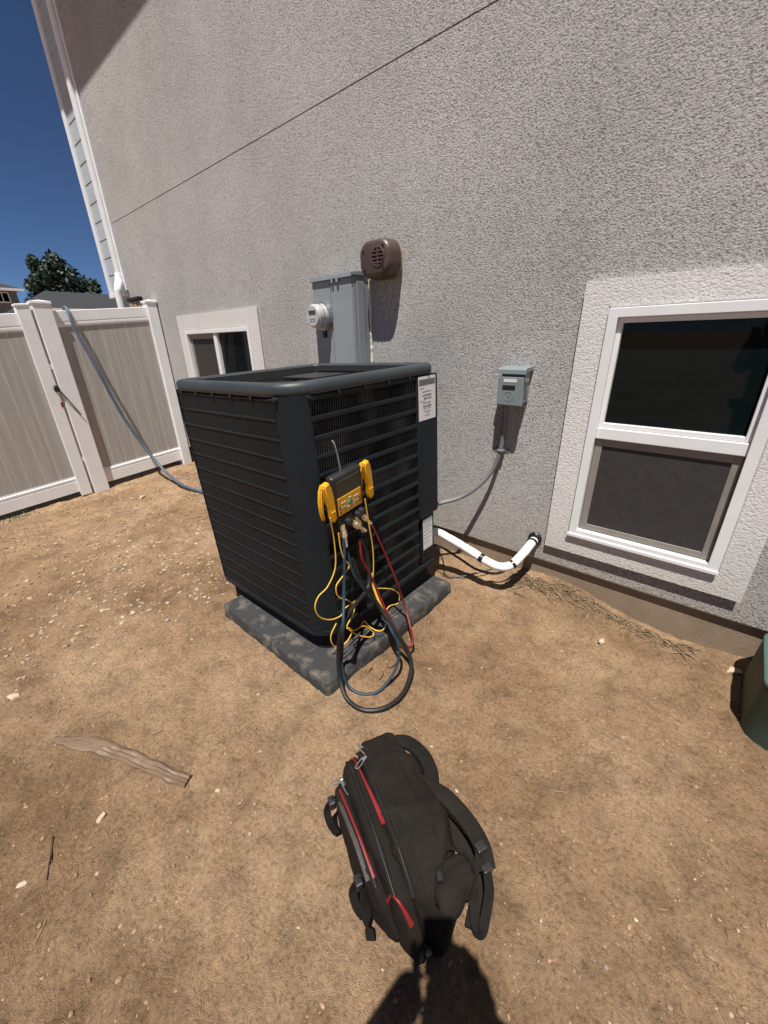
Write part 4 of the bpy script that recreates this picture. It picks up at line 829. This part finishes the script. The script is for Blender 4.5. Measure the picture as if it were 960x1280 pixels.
# zips (tape with teeth) along the compartment edges
for nm, A, B in (('zipper', (0.485, 0.022), (0.065, 0.002)), ('zipper', (0.470, -0.022), (0.085, -0.040)), ('zipper', (0.42, -0.066), (0.135, -0.070))):
    P = ridge(lin(A, B, 22), 0.0035); z = ob(nm, TUBE(P, 0.01, seg=10, flat=(0.003, 0.008), up=(0, 0, 1), n=3), M['webbing'], bag, True)
    ob('zip_teeth', TUBE([(x, y, zz + 0.003) for x, y, zz in P], 0.0016, seg=6, n=3), M['black'], z, True)
for off in (0.018, 0.030):
    ob('seam', TUBE(ridge(lin((0.475, 0.022 + off), (0.02, 0.0 + off), 20), 0.001), 0.002, seg=6, n=3), M['nylon'], bag, True)
ob('seam', TUBE(ridge(lin((0.48, 0.118), (0.03, 0.11), 20), 0.001), 0.003, seg=6, n=3), M['nylon'], bag, True)
# red flap that widens downwards, red piping on the pocket
def ribbon(name, pts, widths, mt, th=0.0035):
    bm = bmesh.new(); P = [Vector(p) for p in pts]; rings = []
    for i, p in enumerate(P):
        t = (P[min(i + 1, len(P) - 1)] - P[max(i - 1, 0)]).normalized(); s = t.cross(Vector((0, 0, 1))).normalized(); n_ = s.cross(t)
        w_ = widths[0] + (widths[1] - widths[0]) * (i / (len(P) - 1)) ** 2.2
        rings.append([bm.verts.new(p + s * a * w_ + n_ * b) for a, b in ((-1, -th), (-0.9, th * .6), (0, th), (0.9, th * .6), (1, -th))])
    for a, b in zip(rings, rings[1:]):
        for k in range(5): bm.faces.new((a[k], a[(k + 1) % 5], b[(k + 1) % 5], b[k]))
    bm.faces.new(rings[0]); bm.faces.new(rings[-1]); bmesh.ops.recalc_face_normals(bm, faces=bm.faces); return ob(name, bm, mt, bag, True)
ribbon('red_trim', ridge(lin((0.478, -0.006), (0.225, 0.000), 24), 0.008), (0.002, 0.009), M['red'])
ribbon('red_trim', ridge(lin((0.400, -0.074), (0.155, -0.066), 24), 0.006), (0.003, 0.0045), M['red'])
ribbon('mesh_pocket', ridge(lin((0.37, -0.086), (0.16, -0.080), 20), 0.003), (0.006, 0.008), M['mesh_pocket'])
ribbon('red_trim', ridge(lin((0.110, -0.052), (0.036, -0.018), 16), 0.007), (0.002, 0.0065), M['red'])
# zip pulls
def pull(u, v, ang):
    z = bz(u, v) + 0.010; a = R(ang); d = Vector((math.cos(a), math.sin(a), 0)); p = Vector((u, -v, z)); s = Vector((-d.y, d.x, 0))
    bm = bmesh.new(); cyl(bm, p - d * 0.009, p + d * 0.009, 0.0065, seg=8); q = p + Vector((0, 0, 0.004))
    tube(bm, [q + s * .005, q + d * .016 + s * .006, q + d * .036 + s * .0055, q + d * .040, q + d * .036 - s * .0055, q + d * .016 - s * .006, q - s * .005], 0.0022, seg=6, n=4)
    ob('zip_pull', bm, M['chrome'], bag, True)
pull(0.480, 0.028, 200); pull(0.425, 0.022, 120); pull(0.440, -0.048, 80); pull(0.415, -0.056, 185)
# carry handle, shoulder straps, buckle straps
ob('carry_handle', TUBE([(0.440, -0.130, 0.20), (0.448, -0.158, 0.21), (0.420, -0.192, 0.21), (0.365, -0.212, 0.205), (0.315, -0.208, 0.195), (0.282, -0.185, 0.19), (0.270, -0.145, 0.195)], 0.012, seg=10, flat=(0.010, 0.024), up=(0, 0, 1)), M['webbing'], bag, True)
ob('shoulder_strap', TUBE([(0.31, -0.125, 0.235), (0.265, -0.165, 0.23), (0.225, -0.205, 0.21), (0.165, -0.234, 0.18), (0.105, -0.246, 0.15), (0.055, -0.232, 0.125)], lambda t: 1, seg=12, flat=(0.006, 0.025), up=(0, 0, 1), wob=0.1), M['nylon'], bag, True)
ob('shoulder_strap', TUBE([(0.29, -0.150, 0.12), (0.235, -0.195, 0.10), (0.175, -0.222, 0.075), (0.12, -0.235, 0.05), (0.06, -0.215, 0.03), (0.0, -0.15, 0.025)], 0.03, seg=12, flat=(0.006, 0.023), up=(0, 0.4, 1)), M['nylon'], bag, True)
ob('adjuster_strap', TUBE([(0.060, -0.232, 0.13), (0.020, -0.212, 0.11), (-0.010, -0.178, 0.09), (-0.024, -0.158, 0.07), (-0.018, -0.150, 0.055), (0.01, -0.160, 0.06), (0.05, -0.185, 0.09)], 0.012, seg=8, flat=(0.003, 0.013), up=(0, 0, 1)), M['webbing'], bag, True)
ob('adjuster_strap', TUBE([(0.095, -0.236, 0.158), (0.075, -0.215, 0.155), (0.06, -0.19, 0.145), (0.035, -0.160, 0.15), (0.02, -0.13, 0.17)], 0.012, seg=8, flat=(0.003, 0.012), up=(0, 0, 1)), M['webbing'], bag, True)
bm = bmesh.new(); box(bm, 0.080, 0.108, -0.252, -0.220, 0.158, 0.170, bevel=0.004); ob('strap_buckle', bm, M['black'], bag)
bm = bmesh.new(); box(bm, 0.045, 0.068, -0.246, -0.216, 0.128, 0.140, bevel=0.004); ob('strap_buckle', bm, M['black'], bag)
# side bottle pocket with cord and toggle
KS = [(-0.02, (0.03, 0.10, 0.04)), (0.02, (0.04, 0.155, 0.055)), (0.075, (0.065, 0.165, 0.045)), (0.10, (0.09, 0.14, 0.012))]
sp2 = pouch('side_pocket', KS, M['nylon'], nu=24, na=26, seed=5, wr=0.011, power=3.2); sp2.location = (0, 0, 0.205)
ob('cord', TUBE([(0.05, -0.070, 0.268), (0.075, -0.095, 0.272), (0.09, -0.125, 0.262), (0.06, -0.160, 0.245), (0.03, -0.165, 0.235)], 0.003, seg=6), M['webbing'], sp2, True).location = (0, 0, -0.205)
bm = bmesh.new(); cyl(bm, (0.055, -0.068, 0.274), (0.038, -0.062, 0.274), 0.008, seg=10); ob('cord_toggle', bm, M['black'], sp2).location = (0, 0, -0.205)
for (a, b) in ((0.405, 0.15), (0.180, 0.15)):
    ob('compression_strap', TUBE([(a, 0.065, b), (a + 0.01, 0.095, b - .01), (a + 0.008, 0.118, b - 0.045), (a - 0.012, 0.118, b - 0.085), (a - 0.03, 0.105, b - 0.12)], 0.012, seg=8, flat=(0.0028, 0.012), up=(1, 0, 0.3)), M['webbing'], bag, True)
    ob('strap_buckle', BX(a - 0.010, a + 0.020, 0.090, 0.112, b - 0.035, b - 0.003, bevel=0.005), M['black'], bag)
ob('strap_end', TUBE([(0.175, 0.09, 0.11), (0.155, 0.098, 0.07), (0.130, 0.10, 0.035), (0.105, 0.105, 0.015)], 0.012, seg=8, flat=(0.003, 0.014), up=(1, 0, 1)), M['webbing'], bag, True)

# ---------------------------------------------------------------- green box at the right edge
gb = thing('green_box', 'dark green plastic box with lighter lid cut off by the right edge of the photo', 'box', (0.6, 1.97, 0))
GBO = Vector((-0.6, -1.97, 0))
bm = bmesh.new(); L_ = sweep_rrect(bm, 0.345, 0.86, 1.735, 2.215, 0.09, [(0.012, -0.06), (0.0, 0.0), (-0.004, 0.10), (-0.010, 0.225), (-0.022, 0.232)], seg=8)
o = ob('tub', bm, M['green_plastic'], gb, True); o.location = GBO
bm = bmesh.new(); L_ = sweep_rrect(bm, 0.345, 0.86, 1.735, 2.215, 0.09, [(-0.018, 0.224), (-0.010, 0.232), (-0.008, 0.248), (-0.016, 0.256), (-0.05, 0.260), (-0.06, 0.254)], seg=8); bm.faces.new(L_[-1])
o = ob('lid', bm, M['green_lid'], gb, True); o.location = GBO

# ---------------------------------------------------------------- wood strip, twigs and dry stalks on the ground
bm = bmesh.new(); rings = []; WA = math.atan2(0.30, 0.60); ca, sa = math.cos(WA), math.sin(WA); WO = Vector((-1.80, -0.075, 0))
for i in range(70):
    t = i / 69; lx = 0.67 * t; wd = (0.036 - 0.014 * t) * (0.35 + 0.65 * min(1, t * 5)); cy_ = 0.016 * math.sin(t * 4.2) + 0.003 * noise.noise(Vector((t * 9, 0, 2)))
    ring = []
    for b, h in ((-1.15, -0.014), (-1.0, 0.008), (-0.7, 0.013), (-0.45, 0.009), (-0.15, 0.014), (0.1, 0.010), (0.4, 0.015), (0.7, 0.010), (0.95, 0.006), (1.1, -0.014)):
        ly = cy_ + b * wd * (1 + 0.22 * noise.noise(Vector((t * 14, b, 0)))); wx, wy = WO.x + lx * ca - ly * sa, WO.y + lx * sa + ly * ca
        ring.append(bm.verts.new((lx, ly, gz1(wx, wy) + h * (0.55 + 0.75 * t) + 0.004 * noise.noise(Vector((t * 5, b * 6, 1))))))
    rings.append(ring)
for a, b in zip(rings, rings[1:]):
    for k in range(9): bm.faces.new((a[k], a[k + 1], b[k + 1], b[k]))
bm.faces.new(rings[0]); bm.faces.new(rings[-1]); bmesh.ops.recalc_face_normals(bm, faces=bm.faces)
o = tag(ob('wood_strip', bm, M['old_wood'], None, True), 'weathered strip of wood half buried in the bare dirt at left', 'wood'); o.location = WO; o.rotation_euler = (0, 0, WA)
M['twig'] = mat('dark_twig', (0.05, 0.032, 0.02), (0.08, 0.05, 0.03), rough=0.9)
tag(ob('twig', TUBE([(x, y, gz1(x, y) + 0.004) for x, y in ((-1.355, -0.165), (-1.31, -0.178), (-1.265, -0.192), (-1.225, -0.205))], lambda t: 0.0032 * (1 - .6 * t), seg=6, wob=0.5), M['twig'], None, True), 'dark short twig lying in the dirt near the lower left corner', 'twig')
bm = bmesh.new(); rr = random.Random(3)
for i in range(330):
    t = rr.random() ** 1.25; x = -0.80 + 0.95 * t; y = 2.225 - abs(rr.gauss(0, 0.045)) - (0.09 * rr.random() if x < -0.5 else 0); a = rr.gauss(0.0, 0.55) + (0.3 if rr.random() < .5 else 0); L = rr.uniform(0.02, 0.13) * (1.2 if x < -.4 else .8)
    p = [Vector((x + s * L * math.cos(a), y - s * L * math.sin(a) * .8, 0)) for s in (-.5, 0, .5)]; b = rr.uniform(0.002, 0.018)
    for q, hh in zip(p, (0.003, b, 0.002)): q.y = min(q.y, WY + 0.01); q.z = gz1(q.x, q.y) + hh
    tube(bm, p, rr.uniform(0.0012, 0.003), seg=4, n=3)
tag(ob('dry_stalks', bm, M['straw']), 'dry weed stalks and straw along the foot of the foundation', 'dry stalks', kind='stuff')
bm = bmesh.new()
for i in range(70):
    x = rr.uniform(-2.4, 0.6); y = rr.uniform(-0.5, 2.1)
    if -2.05 < x < -1.05 and y > 0.75: continue
    a = rr.uniform(0, 6.3); L = rr.uniform(0.015, 0.05); p = [Vector((x + s * L * math.cos(a), y + s * L * math.sin(a), 0)) for s in (-.5, 0, .5)]
    for q in p: q.z = gz1(q.x, q.y) + 0.003
    tube(bm, p, rr.uniform(0.0009, 0.0018), seg=4, n=2)
tag(ob('straw_bits', bm, M['straw']), 'small bits of straw strewn over the yard', 'straw', kind='stuff')
# grass tuft under the gate
M['grass'] = mat('green_weed', (0.03, 0.06, 0.02), (0.05, 0.08, 0.03), rough=0.7, island=0.3)
bm = bmesh.new()
for i in range(45):
    x = -5.47 + rr.uniform(-0.07, 0.10); y = rr.gauss(0.33, 0.10); z = gz1(x, y); a = rr.uniform(0, 6.3); h = rr.uniform(0.012, 0.035); d = Vector((math.cos(a), math.sin(a), 0)); s = Vector((-d.y, d.x, 0)) * 0.006
    q = Vector((x, y, z - .004)); v = [bm.verts.new(c) for c in (q - s, q + s, q + d * h * .5 + s * .8 + Vector((0, 0, h * .7)), q + d * h + Vector((0, 0, h * .85)), q + d * h * .5 - s * .8 + Vector((0, 0, h * .7)))]; bm.faces.new(v)
tag(ob('weeds', bm, M['grass']), 'small green weeds growing at the gap under the gate', 'weeds', kind='stuff')

# ---------------------------------------------------------------- beyond the fence
def foliage(name, blobs, n, size, mt, parent):
    V = []; F = []
    for i in range(n):
        c, r = blobs[rr.randrange(len(blobs))]
        d = Vector((rr.gauss(0, 1), rr.gauss(0, 1), rr.gauss(0, 1))).normalized(); rad = rr.random() ** 0.35
        p = Vector(c) + Vector((d.x * r[0], d.y * r[1], d.z * r[2])) * rad * (0.85 + 0.35 * noise.noise(d * 2.2 + Vector(c)))
        a = Vector((rr.gauss(0, 1), rr.gauss(0, 1), rr.gauss(0, 1))).normalized(); b = a.cross(d + Vector((.01, 0, 0))).normalized(); s = size * rr.uniform(0.6, 1.4); k = len(V)
        V += [p - a * s, p + b * s * .5, p + a * s, p - b * s * .5]; F.append((k, k + 1, k + 2, k + 3))
    me = bpy.data.meshes.new(name); me.from_pydata([tuple(v) for v in V], [], F); return link(name, me, mt, parent)
tree = thing('tree', 'dark green leafy tree rising behind the dark roof beyond the fence', 'tree', (-43.5, 10.8, 0))
bm = bmesh.new(); tube(bm, [(0, 0, -0.3), (0.05, 0, 1.5), (0, 0.1, 3.2), (0.1, 0, 5.5)], lambda t: 0.26 * (1 - 0.6 * t), seg=10)
for dx, dy, dz in ((1.2, 1.6, 6), (-1.3, -1.8, 6), (0.8, -1.0, 7), (-.6, 1.2, 7.2)): tube(bm, [(0, 0.05, 2.8), (dx * .5, dy * .5, dz * .7), (dx, dy, dz)], lambda t: 0.12 * (1 - 0.7 * t), seg=8)
ob('trunk', bm, M['bark'], tree, True)
blobs = [((0, -0.6, 5.0), (1.7, 1.7, 1.6)), ((0, -1.1, 6.5), (1.3, 1.2, 1.2)), ((0, 0.4, 6.4), (1.4, 1.3, 1.4)), ((0, -0.2, 7.5), (0.9, 0.8, 0.9)), ((0, 1.6, 5.2), (1.2, 1.1, 1.2)), ((0, -1.9, 4.6), (1.1, 1.0, 1.1)), ((0, -1.5, 7.4), (0.55, 0.5, 0.6)), ((0, 2.0, 6.1), (0.7, 0.6, 0.7)), ((0.4, -2.1, 5.9), (0.6, 0.55, 0.5)), ((0, 0.6, 3.6), (1.9, 2.2, 1.2))]
foliage('crown', blobs, 8500, 0.17, M['leaf'], tree)
t2 = thing('tree', 'small dark green tree top just right of the larger tree above the roof', 'tree', (-40.5, 14.1, 0))
ob('trunk', TUBE([(0, 0, -0.3), (0, 0, 2), (0.1, 0, 4)], lambda t: 0.15 * (1 - 0.6 * t), seg=8), M['bark'], t2, True)
foliage('crown', [((0, 0, 3.6), (1.1, 1.1, 1.2)), ((0, 0.1, 4.7), (0.55, 0.5, 0.7))], 1800, 0.15, M['leaf'], t2)
def simple_house(name, label, loc, x0, x1, y0, y1, zw, zr, wallm, hip=2.0, wins=()):
    h = thing(name, label, 'house', loc); h_o = -Vector(loc)
    def b(n_, bm, mt, p=None):
        o = ob(n_, bm, mt, p or h)
        if p is None: o.location = h_o
        return o
    wl = b('wall', BX(x0, x1, y0, y1, -0.3, zw), wallm); e = 0.5; bm = bmesh.new()
    base = [bm.verts.new(p) for p in ((x0 - e, y0 - e, zw), (x1 + e, y0 - e, zw), (x1 + e, y1 + e, zw), (x0 - e, y1 + e, zw))]; ins = hip
    r1 = bm.verts.new(((x0 + x1) / 2, y0 - e + ins, zr)); r2 = bm.verts.new(((x0 + x1) / 2, y1 + e - ins, zr))
    for f in ((base[0], base[1], r1), (base[1], base[2], r2, r1), (base[2], base[3], r2), (base[3], base[0], r1, r2), (base[3], base[2], base[1], base[0])): bm.faces.new(f)
    b('roof', bm, M['shingle'])
    bm = bmesh.new(); box(bm, x1 + e - .02, x1 + e + .03, y0 - e, y1 + e, zw - 0.18, zw + 0.02); b('fascia', bm, M['paint_white'])
    for (ya, yb, za, zb) in wins:
        f = b('window', BX(x1 + 0.001, x1 + 0.06, ya, yb, za, zb), M['paint_white'])
        m_ = (ya + yb) / 2
        for p0, p1 in ((ya + .1, m_ - .04), (m_ + .04, yb - .1)):
            o = ob('pane', BX(x1 + 0.03, x1 + 0.07, p0, p1, za + .1, zb - .1), M['glass'], f)
    return h
simple_house('house', 'single storey house with a dark hip roof just beyond the fence below the tree', (-31.5, 11, 0), -36, -28, 5.5, 19, 3.3, 4.5, M['tan_wall'], 1.9)
simple_house('house', 'grey two storey house with one window at the left edge of the photo', (-55, 3, 0), -61, -50, -9, 8.75, 6.2, 8.2, M['far_siding'], 5.0, [(7.2, 8.2, 5.1, 5.95)])

# ---------------------------------------------------------------- the photographer, standing behind the phone (the shade at the bottom edge)
PF = Vector((-0.662, 0.75, 0)); PR = Vector((0.75, 0.662, 0)); UP = Vector((0, 0, 1))
def cw(x, y, z): return CAM + rx * x + ry * y + rz * z       # camera-side coordinates: right, down, forward
phone = thing('phone', 'dark smartphone held up in both hands by the photographer', 'phone', cw(-0.025, 0.06, -0.012))
PM = Matrix((rx, -ry, -rz)).transposed().to_4x4(); PM.translation = CAM
def pob(name, bm, mt, parent=None):
    for v in bm.verts: v.co = PM @ v.co
    o = ob(name, bm, mt, parent or phone)
    if parent is None: o.location = -phone.location
    return o
pb = pob('phone_body', BX(-0.062, 0.013, -0.136, 0.013, 0.0035, 0.0115, bevel=0.0035, seg=3), M['phone'])
bm = bmesh.new()
for a, b in ((-0.020, 0.0), (0.0, -0.022), (-0.020, -0.024)): cyl(bm, (a, b, 0.0036), (a, b, 0.0015), 0.007, seg=14)
pob('lens', bm, M['black'], pb)
def skin_obj(name, verts, edges, radii, mt, parent, off, sub=2, root=0):
    me = bpy.data.meshes.new(name); me.from_pydata([tuple(v) for v in verts], edges, [])
    o = link(name, me, mt, parent); o.location = off
    sk = o.modifiers.new('skin', 'SKIN'); sk.use_smooth_shade = True
    for i, r in enumerate(radii):
        me.skin_vertices[0].data[i].radius = (r, r) if not hasattr(r, '__len__') else r; me.skin_vertices[0].data[i].use_root = (i == root)
    s = o.modifiers.new('subdivision', 'SUBSURF'); s.levels = sub; s.render_levels = sub
    return o
base = Vector((0.172, -0.205, 0)); base.z = gz1(base.x, base.y) + 0.012
person = thing('person', 'person in dark shirt holding up a phone, seen as the shadow at the bottom edge', 'person', base)
def bp(r, f, z): return base + PR * r + PF * f + UP * z
HL = cw(-0.096, 0.06, -0.092); HR = cw(-0.012, 0.150, -0.035)     # palms
EL = bp(-0.272, 0.05, 1.14); ER = bp(0.27, 0.10, 1.10)
J = [bp(0, 0, 0.93), bp(0, 0, 1.10), bp(0, 0.0, 1.28), bp(0, 0.0, 1.40), bp(0, 0.05, 1.46), bp(0, 0.10, 1.53), bp(0, 0.095, 1.61),
     bp(-0.17, 0, 1.37), EL, EL.lerp(HL, 0.85), HL, bp(0.17, 0, 1.37), ER, ER.lerp(HR, 0.85), HR,
     bp(-0.10, 0, 0.84), bp(-0.11, 0.02, 0.48), bp(-0.12, -0.02, 0.09), bp(-0.13, 0.09, 0.04), bp(0.10, 0, 0.84), bp(0.11, 0.02, 0.48), bp(0.12, -0.02, 0.09), bp(0.13, 0.09, 0.04)]
E_ = [(0, 1), (1, 2), (2, 3), (3, 4), (4, 5), (5, 6), (3, 7), (7, 8), (8, 9), (9, 10), (3, 11), (11, 12), (12, 13), (13, 14), (0, 15), (15, 16), (16, 17), (17, 18), (0, 19), (19, 20), (20, 21), (21, 22)]
Rd = [(.15, .10), (.135, .095), (.15, .10), (.12, .09), .055, (.072, .09), (.070, .085), .070, .062, .045, (.052, .034), .066, .050, .034, (.045, .026), .085, .058, .042, .04, .085, .058, .042, .04]
skin_obj('body', [p - base for p in J], E_, Rd, M['skin'], person, (0, 0, 0))
def cloth(name, idx, grow, mt):
    mp = {i: k for k, i in enumerate(idx)}
    skin_obj(name, [J[i] - base for i in idx], [(mp[a], mp[b]) for a, b in E_ if a in mp and b in mp], [tuple(x + grow for x in Rd[i]) if hasattr(Rd[i], '__len__') else Rd[i] + grow for i in idx], mt, person, (0, 0, 0))
cloth('shirt', [0, 1, 2, 3, 7, 8, 11, 12], 0.016, M['shirt']); cloth('trousers', [0, 15, 16, 17, 19, 20, 21], 0.014, M['denim'])
for s in (-1, 1): 
    c = bp(s * 0.125, 0.02, 0.0); bm = bmesh.new(); box(bm, -0.05, 0.05, -0.13, 0.15, 0.0, 0.10, bevel=0.035, seg=3)
    a = math.atan2(-PF.x, PF.y)
    for v in bm.verts: v.co = Matrix.Rotation(a, 3, 'Z') @ v.co + (c - base)
    ob('shoe', bm, M['shoe'], person, True)
bm = bmesh.new(); bmesh.ops.create_uvsphere(bm, u_segments=20, v_segments=14, radius=1)
hc = bp(0, 0.075, 1.595) - base
for v in list(bm.verts):
    v.co = hc + PR * v.co.x * 0.085 + PF * v.co.y * 0.105 + UP * v.co.z * 0.105
bmesh.ops.delete(bm, geom=[v for v in bm.verts if (v.co - hc).dot(PF) > 0.045 and (v.co - hc).z < 0.05 or (v.co - hc).z < -0.07], context='VERTS')
ob('hair', bm, M['hair'], person, True)
fc = bp(0, 0.175, 1.56) - base
bm = bmesh.new()
for s in (-1, 1): bmesh.ops.create_uvsphere(bm, u_segments=10, v_segments=8, radius=0.011, matrix=Matrix.Translation(fc + PR * 0.032 * s + UP * 0.012))
ob('eye', bm, M['black'], person, True)
bm = bmesh.new(); tube(bm, [fc + UP * 0.015, fc + PF * 0.012 - UP * 0.005, fc + PF * 0.02 - UP * 0.028, fc - UP * 0.034], 0.011, seg=8); ob('nose', bm, M['skin'], person, True)
bm = bmesh.new(); tube(bm, [fc - UP * 0.055 - PR * 0.024 - PF * .01, fc - UP * 0.056 + PF * 0.004, fc - UP * 0.055 + PR * 0.024 - PF * .01], 0.006, seg=8); ob('mouth', bm, M['red'], person, True)
for s in (-1, 1):
    bm = bmesh.new(); bmesh.ops.create_uvsphere(bm, u_segments=10, v_segments=8, radius=1)
    for v in bm.verts: v.co = bp(s * 0.082, 0.08, 1.555) - base + PR * v.co.x * 0.012 + PF * v.co.y * 0.02 + UP * v.co.z * 0.032
    ob('ear', bm, M['skin'], person, True)
def finger(pts, r):
    P = [p - base for p in pts]; skin_obj('finger', P, [(i, i + 1) for i in range(len(P) - 1)], [r, r * .95, r * .9, r * .75][:len(P)], M['skin'], person, (0, 0, 0), sub=1)
for k in range(4):     # right hand: fingers close round the phone's right edge from behind
    y = 0.062 + 0.019 * k
    finger([HR + (cw(0.020, y, -0.03) - HR) * .5, cw(0.026, y, -0.018), cw(0.020, y + .002, 0.0 - 0.003), cw(-0.012 + .004 * abs(k - 1), y + .004, -0.0005)], 0.008)
finger([HR, cw(0.0, 0.115, -0.035), cw(-0.016, 0.09, -0.025), cw(-0.022, 0.07, -0.020)], 0.0095)
for k in range(4):     # left hand: curled fingers beside the phone, thumb towards the screen
    y = 0.0 + 0.019 * k
    finger([HL + ry * (y - 0.03) + rx * .01, cw(-0.100, y + .03, -0.070), cw(-0.098 + .004 * k, y + .03, -0.045), cw(-0.085 + .004 * abs(k - 1), y + .03, -0.020)], 0.008)
finger([HL + rx * .02, cw(-0.095, 0.045, -0.07), cw(-0.080, 0.035, -0.045), cw(-0.062, 0.03, -0.022)], 0.0095)
